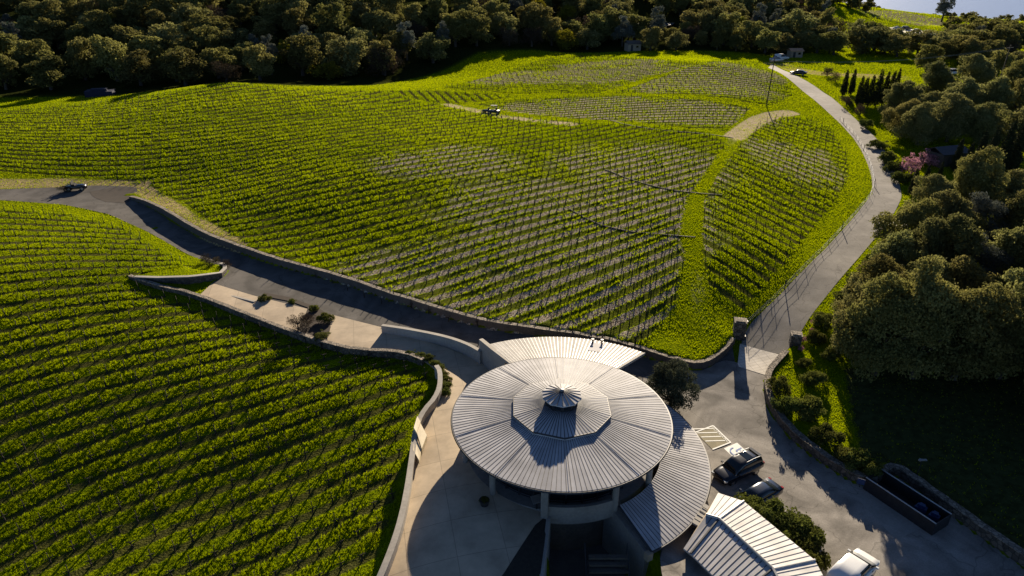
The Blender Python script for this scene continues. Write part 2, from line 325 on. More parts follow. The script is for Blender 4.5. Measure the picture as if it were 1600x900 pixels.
CTRL = [  # pixel x, pixel y, level: surveyed from the photograph
 # road on the left, terrace, pad, court, gate, road
 (-60,300,4.3),(0,300,4.1),(0,318,4.1),(100,305,4),(180,320,3.8),(200,345,3.6),(300,400,2.7),(360,430,3.20),(330,460,3.10),(420,470,2.95),(480,480,2.90),(540,520,2.80),(600,520,2.80),(680,545,2.75),(640,545,2.80),(740,610,2.80),(690,680,2.80),(680,800,2.80),(640,890,2.80),(760,850,2.80),(720,760,2.80),(800,880,2.73),(760,545,2.50),(860,590,1.91),(900,640,1.36),(1000,640,.4),
 (1085,640,.2),(1150,640,.1),(1120,700,0),(1200,740,0),(1260,820,0),(1330,890,0),(1150,590,.5),(1170,560,.9),(1200,570,.7),(1190,520,1.6),(1240,470,2.6),(1300,400,4.0),(1350,340,5.0),(1395,290,5.8),(1370,235,6.5),(1320,185,7.3),(1270,145,8.2),(1210,108,9),(1420,330,5.4),(1400,350,5.2),
 # slope left of the terrace
 (0,345,4.1),(100,340,4.2),(200,390,4.0),(260,410,3.9),(310,418,3.4),(100,420,4.0),(0,430,4),(180,440,3.5),(100,480,2.8),(0,520,2),(300,490,2.6),(250,470,3.1),(200,540,1.6),(100,580,1.0),(0,620,.2),(400,560,2.1),(300,620,.7),(500,580,2.0),(600,590,2.3),(650,610,2.4),(550,680,0.9),(620,720,1.3),(400,720,-.4),(200,720,-1.2),(50,760,-2.2),(0,900,-3.4),(250,880,-2.2),(450,860,-1.0),(570,850,.5),(560,900,.3),
 # hill vineyard
 (210,295,4.4),(300,345,4.3),(430,398,4.2),(600,450,4.0),(750,495,3.8),(900,520,3.0),(1020,540,1.9),(1100,545,1.8),(1130,528,2.0),(700,400,5.7),(850,440,4.9),(1000,440,4.2),(1060,400,4.8),(1090,470,3.3),(1050,310,7),(600,250,9),(450,300,7),(300,240,7.2),(150,240,6.5),(0,230,6.4),(0,270,5),(150,275,5),(345,150,10.6),(342,130,11.6),(250,158,9.6),(150,165,7.9),(0,175,7),(-100,180,7),(470,150,10.6),(560,148,10.0),(640,145,9.3),(720,150,8.5),(720,168,8.3),(600,180,9.6),(850,240,9),(1000,220,9),(900,200,9.2),(1100,205,8.8),(1150,200,8.6),(800,165,8.6),(900,150,9.6),(800,120,9.5),(850,95,10),(950,110,10.5),(1000,130,10.5),(1050,125,11),(1130,97,13),(1080,110,12),(1190,110,10.5),(1220,150,8.8),(1150,145,10.4),(1170,180,8.7),
 (1250,190,7.6),(1200,260,7.8),(1280,240,7),(1330,270,6.3),(1300,330,5.4),(1200,380,6),(1250,400,4.6),(1150,450,4.2),(1180,480,3.0),(1240,170,8),
 # right of the road
 (1290,490,3.2),(1270,560,2.0),(1300,640,1.1),(1400,640,1.2),(1500,600,1.5),(1600,700,1.1),(1450,740,.9),(1600,800,.9),(1400,450,4),(1550,450,4.0),(1450,300,6),(1560,300,6.5),(1450,240,7),(1580,200,8),(1340,150,8.6),(1420,160,8.6),(1300,115,9),(1400,110,9.5),(1550,110,9.5),(1700,300,7),(1750,600,2)]
CTRLW = [  # far ground, world metres
 (-160,215,7),(-100,212,7),(-60,210,8),(-20,228,8),(20,285,10),(60,285,11),(100,275,10),(-260,215,8),(-260,150,7),
 (-160,275,18),(-80,280,20),(-20,300,20),(40,350,22),(-160,340,26),(-60,350,27),(40,420,30),(100,400,24),(-260,300,24),(-300,420,32),
 (150,300,9),(220,300,9),(200,350,8),(170,420,20),(260,373,8),(320,380,5),(240,411,6.0),(300,411,5.5),(250,500,9.5),(330,500,2),(400,480,-5),(420,380,-1),(300,560,-4),(330,250,9),(300,180,9),(240,120,6),(150,60,1),(-120,60,-3),(-120,100,2),(-80,20,-5),(0,0,-2),(90,20,1.5)]
_px = np.array(CTRL, float); PC = at(_px[:, 0], _px[:, 1], _px[:, 2]); PC = np.concatenate([PC, np.array(CTRLW, float)])
def tps_fit(P, z, lam):
    n = len(P); d = np.linalg.norm(P[:, None, :2] - P[None, :, :2], axis=-1) / 50; K = d ** 2 * np.log(d + 1e-9); K[np.arange(n), np.arange(n)] = lam
    A = np.zeros((n + 3, n + 3)); A[:n, :n] = K; A[:n, n] = 1; A[:n, n + 1:] = P[:, :2] / 50; A[n, :n] = 1; A[n + 1:, :n] = (P[:, :2] / 50).T
    return np.linalg.solve(A, np.concatenate([z, np.zeros(3)]))
TW = tps_fit(PC, PC[:, 2] - steps(PC), 0.03)
def tps(P):
    sh = P.shape[:-1]; Q = P.reshape(-1, P.shape[-1])[:, :2]; out = np.empty(len(Q)); n = len(PC)
    for i in range(0, len(Q), 40000):
        q = Q[i:i + 40000]; d2 = ((q[:, None, :] - PC[None, :, :2]) ** 2).sum(-1) / 2500.0
        out[i:i + 40000] = (0.5 * d2 * np.log(d2 + 1e-12)) @ TW[:n] + TW[n] + (q / 50) @ TW[n + 1:]
    return out.reshape(sh)
# flat, built places
BC = np.array([4.27, 48.58]); ZF = 2.0; TZ = 2.8                                     # centre of the round building, terrace level
cellar = np.array([[2.3, 44.6], [*at(858, 801, 2.5)[:2]], [*at(851, 860, 2.5)[:2]], [*at(846, 905, 2.5)[:2]], [-0.2, 24.], [12., 24.], [*at(1022, 905, .0)[:2]], [*at(1019, 862, 1.9)[:2]], [*at(966, 795, 2.6)[:2]], [8.0, 44.6]])
def ground_fn(P):
    z = tps(P) + steps(P)
    far = sstep(P[..., 1], 560, 700)
    z = z * (1 - far) + far * (-16.0)
    edge = sstep(np.abs(P[..., 0]), 330, 520); z = z * (1 - edge) + edge * np.clip(z, -16, 30)
    z = np.clip(z, -18, 40)
    z = np.where(inside(P, cellar), -2.2, z)
    return z
# tensor grid: half-metre cells near the building, wider ones far away
gx = np.concatenate([np.arange(-1500, -260, 40.), np.arange(-260, -70, 1.5), np.arange(-70, 70, 0.5), np.arange(70, 330, 1.5), np.arange(330, 1501, 39.)])
gy = np.concatenate([np.arange(0, 14, 2.), np.arange(14, 120, 0.5), np.arange(120, 300, 1.1), np.arange(300, 560, 3.), np.arange(560, 1801, 40.)])
GX, GY = np.meshgrid(gx, gy); GP = np.stack([GX, GY], -1); GZ = ground_fn(GP)
def height(P):
    P = np.asarray(P, float); x = np.clip(P[..., 0], gx[0], gx[-1] - 1e-3); y = np.clip(P[..., 1], gy[0], gy[-1] - 1e-3)
    i = np.clip(np.searchsorted(gx, x, 'right') - 1, 0, len(gx) - 2); j = np.clip(np.searchsorted(gy, y, 'right') - 1, 0, len(gy) - 2)
    u = (x - gx[i]) / (gx[i + 1] - gx[i]); v = (y - gy[j]) / (gy[j + 1] - gy[j])
    return (GZ[j, i] * (1 - u) + GZ[j, i + 1] * u) * (1 - v) + (GZ[j + 1, i] * (1 - u) + GZ[j + 1, i + 1] * u) * v
def gnd(px, py):
    """where the sight line through a photograph pixel meets the ground"""
    px = np.atleast_1d(np.asarray(px, float)); py = np.atleast_1d(np.asarray(py, float)); d = ray(px, py); d = d / d[:, 1:2]
    ts = np.concatenate([np.arange(15, 120, .4), np.arange(120, 320, 1.), np.arange(320, 1000, 4.)])
    P = d[:, None, :] * ts[None, :, None]; zz = P[..., 2] + CAMH - height(P); hit = zz < 0
    k = np.where(hit.any(1), hit.argmax(1), len(ts) - 1); k = np.maximum(k, 1); r = np.arange(len(k))
    a, b = zz[r, k - 1], zz[r, k]; f = np.clip(a / (a - b + 1e-9), 0, 1); t = ts[k - 1] + f * (ts[k] - ts[k - 1])
    Q = d * t[:, None]; Q[:, 2] = height(Q); return Q
def gpoly(pts): a = np.array(pts, float); return gnd(a[:, 0], a[:, 1])

# ------------------------------------------------------------------ vineyard blocks (outline, row direction)
OUT = {
 'A': [(-150,322),(0,328),(100,335),(190,356),(255,395),(305,417),(215,430),(188,437),(205,447),(310,478),(450,527),(560,558),(640,567),(668,590),(668,625),(634,680),(620,780),(594,860),(560,930),(400,990),(-250,990)],
 'B': [(-150,272),(0,268),(100,276),(205,284),(285,316),(335,352),(385,388),(455,424),(565,466),(700,511),(800,524),(900,527),(1000,540),(1055,480),(1068,400),(1060,370),(1072,310),(1105,265),(1135,225),(1100,207),(1000,197),(900,192),(800,183),(720,171),(690,163),(655,160),(598,143),(560,142),(480,141),(345,131),(300,139),(200,153),(100,166),(0,173),(-150,183)],
 'F': [(602,142),(680,142),(770,147),(800,152),(745,159),(705,162),(662,159)],
 'D': [(745,163),(800,156),(880,152),(960,150),(1060,153),(1130,161),(1172,169),(1155,187),(1132,205),(1080,201),(1000,192),(900,186),(820,178),(770,170)],
 'E': [(690,137),(760,121),(830,98),(870,89),(930,87),(1000,91),(1060,98),(1105,97),(1000,125),(930,147),(860,145),(800,147),(760,142)],
 'G': [(955,147),(1020,125),(1120,96),(1180,97),(1197,110),(1230,131),(1240,148),(1212,163),(1180,163),(1100,149),(1000,146)],
 'C': [(1215,182),(1260,185),(1298,202),(1322,240),(1327,275),(1308,310),(1268,360),(1228,410),(1188,455),(1163,483),(1145,488),(1112,463),(1100,420),(1097,370),(1100,310),(1123,270),(1153,230),(1183,197)],
 'H': [(1338,13),(1400,17),(1468,29),(1478,36),(1440,41),(1400,35),(1345,25)],
}
BLK = {k: gpoly(v)[:, :2] for k, v in OUT.items()}
SP = 2.35
def tang(samples):
    a = np.array(samples, float); p0 = gnd(a[:, 0] - 9, a[:, 1] - 9 * a[:, 2]); p1 = gnd(a[:, 0] + 9, a[:, 1] + 9 * a[:, 2])
    t = (p1 - p0)[:, :2]; t /= np.linalg.norm(t, axis=1)[:, None]; return (p0 + p1)[:, :2] / 2, t
class Rows:
    """row coordinate s(x,y): one unit of s per metre across the rows"""
    def __init__(s, samples=None, straight=None, ridge=0.02):
        if straight is not None:
            a = R(straight); s.d = np.array([math.cos(a), math.sin(a)]); s.c = np.zeros(2)
            s.k = np.zeros(7); s.o = np.zeros(2); s.n = np.array([-s.d[1], s.d[0]]); return
        P, T = tang(samples); d = T.mean(0); s.d = d / np.linalg.norm(d); s.n = np.array([-s.d[1], s.d[0]]); s.o = P.mean(0)
        Nn = np.stack([-T[:, 1], T[:, 0]], -1); G = s.grads(P)            # (m,7,2)
        A = np.concatenate([np.einsum('mkd,md->mk', G, T), 0.4 * np.einsum('mkd,md->mk', G, Nn), ridge * np.eye(7)])
        b = np.concatenate([-(T @ s.n), 0.4 * (1 - Nn @ s.n), np.zeros(7)])
        s.k = np.linalg.lstsq(A, b, rcond=None)[0]
    def basis(s, P):
        x = (P[..., 0] - s.o[0]) / 40; y = (P[..., 1] - s.o[1]) / 40
        return np.stack([x * x, x * y, y * y, x ** 3, x * x * y, x * y * y, y ** 3], -1) * 40
    def grads(s, P):
        x = (P[..., 0] - s.o[0]) / 40; y = (P[..., 1] - s.o[1]) / 40; z = np.zeros_like(x)
        gx_ = np.stack([2 * x, y, z, 3 * x * x, 2 * x * y, y * y, z], -1); gy_ = np.stack([z, x, 2 * y, z, x * x, 2 * x * y, 3 * y * y], -1)
        return np.stack([gx_, gy_], -1)
    def s(s, P): return P[..., :2] @ s.n + s.basis(P) @ s.k
    def ds(s, P): return s.n + np.einsum('...kd,k->...d', s.grads(P), s.k)
    def vines(s, poly, step):
        lo, hi = (poly - s.o) @ s.d, (poly - s.o) @ s.n
        u = np.arange(lo.min() - 5, lo.max() + 5, step); sv = s.s(poly); n = np.arange(math.floor(sv.min() / SP) - 1, math.ceil(sv.max() / SP) + 2)
        U, Nn = np.meshgrid(u, n); T = (Nn + 0.5) * SP; v = (T - s.o @ s.n) * 1.0
        U = U + (np.mod(Nn * 0.37, 1.0) * 0.0)[...]
        for _ in range(14):
            P = s.o + U[..., None] * s.d + v[..., None] * s.n
            g = s.ds(P) @ s.n; v = v - np.clip((s.s(P) - T) / np.maximum(g, .3), -15, 15)
        P = s.o + U[..., None] * s.d + v[..., None] * s.n; ok = (np.abs(s.s(P) - T) < 0.02) & inside(P, poly) & (s.ds(P) @ s.n > .35)
        P = P[ok]; g = s.ds(P); t = np.stack([g[:, 1], -g[:, 0]], -1); return P, np.arctan2(t[:, 1], t[:, 0]), Nn[ok]
ROW = {
 'A': Rows([(50,720,-.42),(250,830,-.41),(350,840,-.45),(460,630,-.26),(570,590,-.36),(50,617,-.37),(168,585,-.22),(282,567,-.15),(80,490,-.1),(80,360,.03),(150,400,0),(500,700,-.42),(150,760,-.4),(400,620,-.22)], ridge=.15),
 'B': Rows([(450,275,-.2),(530,290,-.18),(550,330,-.22),(520,345,-.26),(600,365,-.28),(740,420,-.38),(850,370,-.38),(950,420,-.4),(1040,450,-.48),(1010,255,-.28),(850,280,-.2),(830,235,-.13),(940,505,-.42),(365,305,-.2),(200,255,-.02),(80,215,0),(500,190,-.16),(620,190,-.1),(700,330,-.25)], ridge=.15),
 'C': Rows(straight=-57), 'D': Rows(straight=9), 'E': Rows(straight=4), 'G': Rows(straight=-4), 'F': Rows(straight=-72), 'H': Rows(straight=35)}
# ------------------------------------------------------------------ ground sheet
rowv = np.zeros(GX.shape); vin = np.zeros(GX.shape)
for k, b in BLK.items():
    m = inside(GP, b); rowv[m] = ROW[k].s(GP[m]) / SP; vin[m] = 1.0
    pad = (~m) & (GX > b[:, 0].min() - 3) & (GX < b[:, 0].max() + 3) & (GY > b[:, 1].min() - 3) & (GY < b[:, 1].max() + 3) & (vin == 0)
    rowv[pad] = ROW[k].s(GP[pad]) / SP
def stroke(pts, w, soft=1.5):
    L = gpoly(pts)[:, :2]; d, _, _ = polyline_dist(GP, smooth_line(L, 2.0, 1)); return 1 - sstep(np.abs(d), w, w + soft)
def blob(px, py, rx, ry):
    c = gnd(px, py)[0]; d = ((GX - c[0]) / rx) ** 2 + ((GY - c[1]) / ry) ** 2; return np.exp(-d * 1.1)
nz = vnoise(GX, GY, 9, 1) * .6 + vnoise(GX, GY, 3.1, 2) * .4
bare = np.zeros(GX.shape)
for b in [(720,420,17,11),(860,400,20,14),(960,350,16,14),(820,320,17,12),(900,465,14,9),(620,425,10,6),(1020,255,18,14),(1000,300,12,12),(740,470,10,7),(930,168,30,12),(1060,175,24,12),(860,165,18,8),(1000,172,24,12),(1100,128,24,16),(1060,112,18,10),(1170,112,14,14),(950,115,24,16),(1000,96,30,8),(830,120,22,12),(1240,250,10,14),(700,250,14,9),(1400,24,60,60)]:
    bare = np.maximum(bare, blob(*b))
lawn = inside(GP, gpoly([(1318, 575), (1330, 640), (1345, 715), (1395, 735), (1490, 805), (1640, 910), (1900, 910), (1900, 560), (1500, 560)])).astype(float)  # part of the lawn whose ground colour carries painted tree shade
bare = np.clip(bare * (0.38 + 1.3 * nz), 0, 1) * vin
path = np.maximum.reduce([stroke([(1235,176),(1195,182),(1165,200),(1148,214)], 1.6), stroke([(700,164),(735,170),(775,181),(830,188),(890,194)], 1.2), .5 * stroke([(1088,430),(1095,480),(1100,525)], .6), .5 * stroke([(1148,214),(1122,250)], .7)])
path = path * (.25 + .9 * nz)
dry = np.maximum.reduce([stroke([(-150,284),(0,288),(100,286),(215,291)], 1.6, 1.2), .8 * stroke([(215,291),(250,312),(310,350),(370,388)], .9, 1.2), .55 * stroke([(1215,100),(1260,113),(1330,118),(1400,121)], 3, 4)])
dry = np.clip(dry * (.35 + 1.0 * nz), 0, 1)
fx = np.array([-1500, -120, -60, -40, -24, -12, 8, 20, 50, 80, 97, 110, 420, 1500.]); fy = np.array([190, 190, 186, 196, 224, 252, 264, 262, 264, 262, 252, 262, 262, 262.])
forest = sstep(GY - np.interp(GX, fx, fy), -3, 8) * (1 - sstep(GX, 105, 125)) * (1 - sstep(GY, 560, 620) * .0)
lake_z = -14.0
gz = GZ.copy(); gz += (vnoise(GX, GY, 1.3, 5) - .5) * .10 * (1 - sstep(GY, 150, 250))
gm, N, L, b = newmat('ground')
def A(n): a = N.new('ShaderNodeAttribute'); a.attribute_name = n; return a.outputs['Fac']
geo = N.new('ShaderNodeNewGeometry')
def NZ(sc, det=6, dist=0.0):
    n = N.new('ShaderNodeTexNoise'); n.inputs['Scale'].default_value = sc; n.inputs['Detail'].default_value = det; n.inputs['Distortion'].default_value = dist; L.new(geo.outputs['Position'], n.inputs['Vector']); return n.outputs[0]
def MA(op, a, b_=None, clamp=False):
    n = N.new('ShaderNodeMath'); n.operation = op; n.use_clamp = clamp
    for i, q in enumerate((a, b_)):
        if q is None: continue
        if isinstance(q, (int, float)): n.inputs[i].default_value = q
        else: L.new(q, n.inputs[i])
    return n.outputs[0]
def MR(v, a, b_, c=0., d=1., sm=True):
    n = N.new('ShaderNodeMapRange'); n.interpolation_type = 'SMOOTHSTEP' if sm else 'LINEAR'
    for k, q in (('From Min', a), ('From Max', b_), ('To Min', c), ('To Max', d)): n.inputs[k].default_value = q
    L.new(v, n.inputs['Value']); return n.outputs[0]
def MIX(f, a, b_):
    n = N.new('ShaderNodeMix'); n.data_type = 'RGBA'
    if isinstance(f, float): n.inputs['Factor'].default_value = f
    else: L.new(f, n.inputs['Factor'])
    for k, q in (('A', a), ('B', b_)):
        if isinstance(q, tuple): n.inputs[k].default_value = (*q, 1)
        else: L.new(q, n.inputs[k])
    return n.outputs['Result']
n1, n2, n3 = NZ(.25), NZ(1.7), NZ(6.0, 3)
green = MIX(MR(n1, .35, .65), MIX(MR(n3, .3, .7), (.07, .105, .002), (.165, .21, .004)), MIX(MR(n2, .3, .7), (.095, .132, .003), (.215, .25, .004)))
soil = MIX(MR(n3, .35, .65), (.024, .018, .011), (.065, .05, .033))
straw = MIX(MR(n3, .42, .6), (.14, .11, .078), (.48, .42, .34))
fr = MA('FRACT', A('row')); dd = MA('MULTIPLY', MA('ABSOLUTE', MA('SUBTRACT', fr, .5)), 2.0)     # 0 on the vine line, 1 mid-alley
wob = MA('ADD', dd, MA('MULTIPLY', MA('SUBTRACT', n2, .5), .35))
soilm = MA('MULTIPLY', MR(wob, .3, .46, 1., 0.), MA('MULTIPLY', A('vin'), MA('ADD', .75, MA('MULTIPLY', A('bare'), -.35))))
col = MIX(soilm, green, soil)
# in the thin parts of the hill the mown alleys show straw and stones, a green line stays beside the vines
strawm = MA('MULTIPLY', MR(wob, .47, .62), MR(MA('ADD', A('bare'), MA('MULTIPLY', MA('SUBTRACT', n2, .5), .5)), .3, .55))
col = MIX(strawm, col, straw)
col = MIX(MR(MA('ADD', A('path'), MA('MULTIPLY', MA('SUBTRACT', n2, .5), .5)), .35, .75), col, MIX(MR(n3, .3, .7), (.3, .245, .15), (.62, .52, .34)))
col = MIX(MR(MA('ADD', A('dry'), MA('MULTIPLY', MA('SUBTRACT', n3, .5), .7)), .3, .6), col, MIX(MR(n3, .3, .7), (.2, .155, .07), (.55, .43, .22)))
col = MIX(A('lawn'), col, MIX(MR(n2, .3, .7), (.034, .042, .015), (.062, .074, .026)))  # oak shade put into the lawn colour, darker than the other grass
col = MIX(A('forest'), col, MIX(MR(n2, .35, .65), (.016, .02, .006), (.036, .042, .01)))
L.new(col, b.inputs['Base Color']); b.inputs['Roughness'].default_value = 1.0; b.inputs['Specular IOR Level'].default_value = 0.0
bp = N.new('ShaderNodeBump'); bp.inputs['Strength'].default_value = .9; bp.inputs['Distance'].default_value = .12; L.new(MA('ADD', n3, MA('MULTIPLY', n2, .7)), bp.inputs['Height']); L.new(bp.outputs[0], b.inputs['Normal'])
ny, nx = GX.shape; idx = np.arange(nx * ny).reshape(ny, nx)
Q = np.stack([idx[:-1, :-1], idx[:-1, 1:], idx[1:, 1:], idx[1:, :-1]], -1).reshape(-1, 4)
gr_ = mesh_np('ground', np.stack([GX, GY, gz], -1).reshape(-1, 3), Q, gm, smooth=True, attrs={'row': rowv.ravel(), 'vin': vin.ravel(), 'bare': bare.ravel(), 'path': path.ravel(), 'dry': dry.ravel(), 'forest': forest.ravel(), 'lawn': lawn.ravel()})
tag(gr_, kind='structure')
# lake beyond the last hill, pond in the wood
wm, N_, L_, b_ = newmat('lake_water'); b_.inputs['Base Color'].default_value = (.2, .25, .38, 1); b_.inputs['Roughness'].default_value = .3; b_.inputs['Specular IOR Level'].default_value = .12
nn = N_.new('ShaderNodeTexNoise'); nn.inputs['Scale'].default_value = .08; nn.inputs['Detail'].default_value = 8; bb = N_.new('ShaderNodeBump'); bb.inputs['Distance'].default_value = .8; bb.inputs['Strength'].default_value = .5
gg = N_.new('ShaderNodeNewGeometry'); L_.new(gg.outputs['Position'], nn.inputs['Vector']); L_.new(nn.outputs[0], bb.inputs['Height']); L_.new(bb.outputs[0], b_.inputs['Normal'])
tag(mesh_np('lake', [(-3000, 500, lake_z), (3000, 500, lake_z), (3000, 4500, lake_z), (-3000, 4500, lake_z)], [[0, 1, 2, 3]], wm), kind='structure')

def drape(name, poly, off, mat, step=1.2, zf=None, kind='structure', label=None, cat=None):
    poly = np.asarray(poly, float)[:, :2]; lo, hi = poly.min(0), poly.max(0)
    xs, ys = np.meshgrid(np.arange(lo[0], hi[0], step), np.arange(lo[1], hi[1], step)); G = np.stack([xs, ys], -1).reshape(-1, 2); G = G[inside(G, poly)]
    bd = resample(np.vstack([poly, poly[:1]]), step)[:-1]
    d, _, _ = polyline_dist(G, np.vstack([bd, bd[:1]])); G = G[np.abs(d) > step * .35]
    pts = [Vector(p) for p in bd] + [Vector(p) for p in G]; n = len(bd)
    r = delaunay_2d_cdt(pts, [(i, (i + 1) % n) for i in range(n)], [], 2, 1e-4)
    P = np.array([[v[0], v[1]] for v in r[0]]); F = [f for f in r[2]]; cen = np.array([P[f].mean(0) for f in F]); ok = inside(cen, poly)
    F = [f if (P[f[1]] - P[f[0]])[0] * (P[f[2]] - P[f[0]])[1] - (P[f[1]] - P[f[0]])[1] * (P[f[2]] - P[f[0]])[0] > 0 else f[::-1] for f, o in zip(F, ok) if o]
    z = (zf or tps)(P) + off
    o = mesh_np(name, np.column_stack([P, z]), F, mat, smooth=True)
    return tag(o, label, cat, kind=kind)
def px_poly(pts, z=None):
    a = np.array(pts, float)
    return gnd(a[:, 0], a[:, 1]) if z is None else at(a[:, 0], a[:, 1], z)
whl = [tuple(p[:2]) for p in wall_hill]; wll = [tuple(p[:2]) for p in wall_low]
def low(pts):       # pixels that lie on the unstepped (low) levels
    a = np.array(pts, float); z = np.full(len(a), 2.5)
    for _ in range(25): z = .5 * z + .5 * tps(at(a[:, 0], a[:, 1], z))
    return [tuple(p) for p in at(a[:, 0], a[:, 1], z)[:, :2]]
yard = low([(-150, 296), (0, 296), (95, 293), (150, 290), (212, 292), (216, 300)]) + whl + low([(1148, 566), (1160, 572), (1196, 587)]) + [tuple(p[:2]) for p in wall_court[4:]] + [(45, 22.), (10.7, 22.), (10.9, 36.5)] + low([(1040, 800), (900, 640), (752, 560), (598, 514), (517, 493), (398, 464), (330, 443), (346, 434), (352, 421), (330, 413), (290, 396), (230, 362), (170, 335), (100, 320), (0, 313), (-150, 317)])
drape('road', yard, .05, M['asphalt'])
drape('car_court', low([(985, 600), (1040, 574), (1085, 582), (1104, 578), (1127, 563), (1148, 566), (1160, 572), (1196, 587)]) + [tuple(p[:2]) for p in wall_court[4:]] + [(45, 22.), (10.7, 22.), (10.9, 36.5)] + low([(1060, 760), (1000, 680)]), .066, M['court'])
terr = low([(310, 464), (332, 443), (398, 463), (517, 492), (600, 513), (700, 545), (752, 566), (800, 590), (860, 640), (930, 700), (930, 770)]) + [tuple(at(856, 801, TZ)[:2]), tuple(at(836, 820, TZ)[:2]), tuple(at(786, 897, TZ)[:2]), tuple(at(765, 965, TZ)[:2])] + wll[::-1][:-3]
drape('terrace', terr, .075, M['terrace'], step=.9)
road2 = low([(1158, 539), (1166, 512), (1206, 474), (1270, 409), (1330, 345), (1364, 302), (1361, 270), (1341, 225), (1310, 190), (1266, 151), (1230, 122), (1200, 106), (1206, 100), (1236, 115), (1290, 145), (1330, 180), (1370, 215), (1391, 250), (1411, 302), (1402, 325), (1386, 350), (1340, 405), (1300, 452), (1262, 500), (1246, 530), (1222, 556)])
_r = np.array(road2); drape('driveway', np.vstack([smooth_line(_r[:12], 1.5, 1), smooth_line(_r[12:], 1.5, 1)]), .06, M['road'])
drape('gate_paving', low([(1156, 538), (1222, 556), (1199, 588), (1152, 573)]), .09, M['gate_slab'], step=.6)
drape('side_drive', low([(1387, 348), (1400, 338), (1416, 340), (1426, 348), (1414, 360), (1388, 366)]), .08, M['gate_slab'], step=.8)
drape('dirt_patch', low([(140, 300), (178, 293), (212, 293), (208, 306), (200, 318), (165, 316), (145, 308)]), .065, simple('dark_mulch', (.05, .036, .026), .95, nscale=1.2, namt=.4))
drape('loading_pad', low([(1335, 775), (1362, 765), (1440, 825), (1400, 845)]), .07, simple('pad_concrete', (.3, .28, .25), .85, nscale=.8, namt=.2), step=.9)
drape('far_road', gpoly([(1388, 44), (1400, 43), (1440, 49), (1470, 57), (1474, 63), (1455, 62), (1425, 55), (1390, 48)]), .25, simple('pale_gravel', (.6, .55, .47), .9, nscale=.1, namt=.2), step=8., zf=height)

# ------------------------------------------------------------------ walls
def wall_mesh(name, line, zb, zt, th0, th1, mat, cap=None, capover=.05, parent=None, capt=.1):
    """line (n,2+); body from th0 to th1 along the left normal; zb/zt arrays"""
    P = np.asarray(line)[:, :2]; n = len(P); d = np.gradient(P, axis=0); d /= np.linalg.norm(d, axis=1)[:, None]; nr = np.stack([-d[:, 1], d[:, 0]], -1)
    def strip(a, b_, z0, z1, nm, m, par):
        A_ = P + nr * a; B_ = P + nr * b_; V = np.concatenate([np.column_stack([A_, z0]), np.column_stack([A_, z1]), np.column_stack([B_, z1]), np.column_stack([B_, z0])])
        F = []
        for i in range(n - 1):
            for k in range(4):
                k2 = (k + 1) % 4; F.append([k * n + i, k * n + i + 1, k2 * n + i + 1, k2 * n + i])
        F += [[0, n, 2 * n, 3 * n], [n - 1, 4 * n - 1, 3 * n - 1, 2 * n - 1]]
        return mesh_np(nm, V, F, m, parent=par)
    o = strip(th0, th1, zb, zt, name, mat, parent)
    if cap is not None:
        strip(th0 - capover, th1 + capover, zt + .002, zt + capt, 'coping', cap, o)
    return o
def wline(w): L = w.copy(); return L, tps(L)
L_, z_ = wline(wall_hill)
jag = vnoise(L_[:, 0], L_[:, 1], 1.1, 9) * .12
h_ = np.interp(np.arange(len(L_)) / (len(L_) - 1), [0, .06, .12, .2, .3, 1], [.3, .75, 1.15, 1.15, 1.0, .78])
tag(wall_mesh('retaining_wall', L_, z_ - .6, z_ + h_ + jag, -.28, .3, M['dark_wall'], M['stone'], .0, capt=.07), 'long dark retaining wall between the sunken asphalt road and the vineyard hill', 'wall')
L_, z_ = resample(wall_wedge, .8), None
z_ = tps(L_); h_ = L_[:, 3]
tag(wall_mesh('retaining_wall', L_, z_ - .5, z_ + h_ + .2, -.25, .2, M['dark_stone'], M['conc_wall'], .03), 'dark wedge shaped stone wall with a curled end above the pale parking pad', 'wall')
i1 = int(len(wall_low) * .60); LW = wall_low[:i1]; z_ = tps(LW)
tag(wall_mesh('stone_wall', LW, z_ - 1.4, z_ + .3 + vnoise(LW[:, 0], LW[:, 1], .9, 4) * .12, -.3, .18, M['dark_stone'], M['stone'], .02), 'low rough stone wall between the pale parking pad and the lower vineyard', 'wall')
LT = wall_low[i1 + 2:]; z_ = tps(LT)
tag(wall_mesh('parapet_wall', LT, z_ - 1.8, z_ + .95, -.26, .16, M['conc_wall'], M['conc_wall'], .03, capt=.06), 'pale concrete parapet along the left edge of the terrace', 'wall')
L_, z_ = wline(wall_court)
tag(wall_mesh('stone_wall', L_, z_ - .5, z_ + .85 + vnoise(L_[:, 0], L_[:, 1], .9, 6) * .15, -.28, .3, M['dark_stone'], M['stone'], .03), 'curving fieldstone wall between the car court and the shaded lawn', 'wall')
# curved parapet at the head of the terrace
cp = smooth_line(np.column_stack([at([598, 640, 697, 731, 752], [520, 527, 540, 553, 566], TZ), np.zeros(5)]), .5, 2); z_ = np.full(len(cp), TZ)
tag(wall_mesh('parapet_wall', cp, z_ - .4, z_ + 1.0 + np.linspace(0, .35, len(cp)), -.2, .2, M['conc_wall'], M['conc_wall'], .02, capt=.05), 'curved concrete wall sweeping from the road to the round building', 'wall')
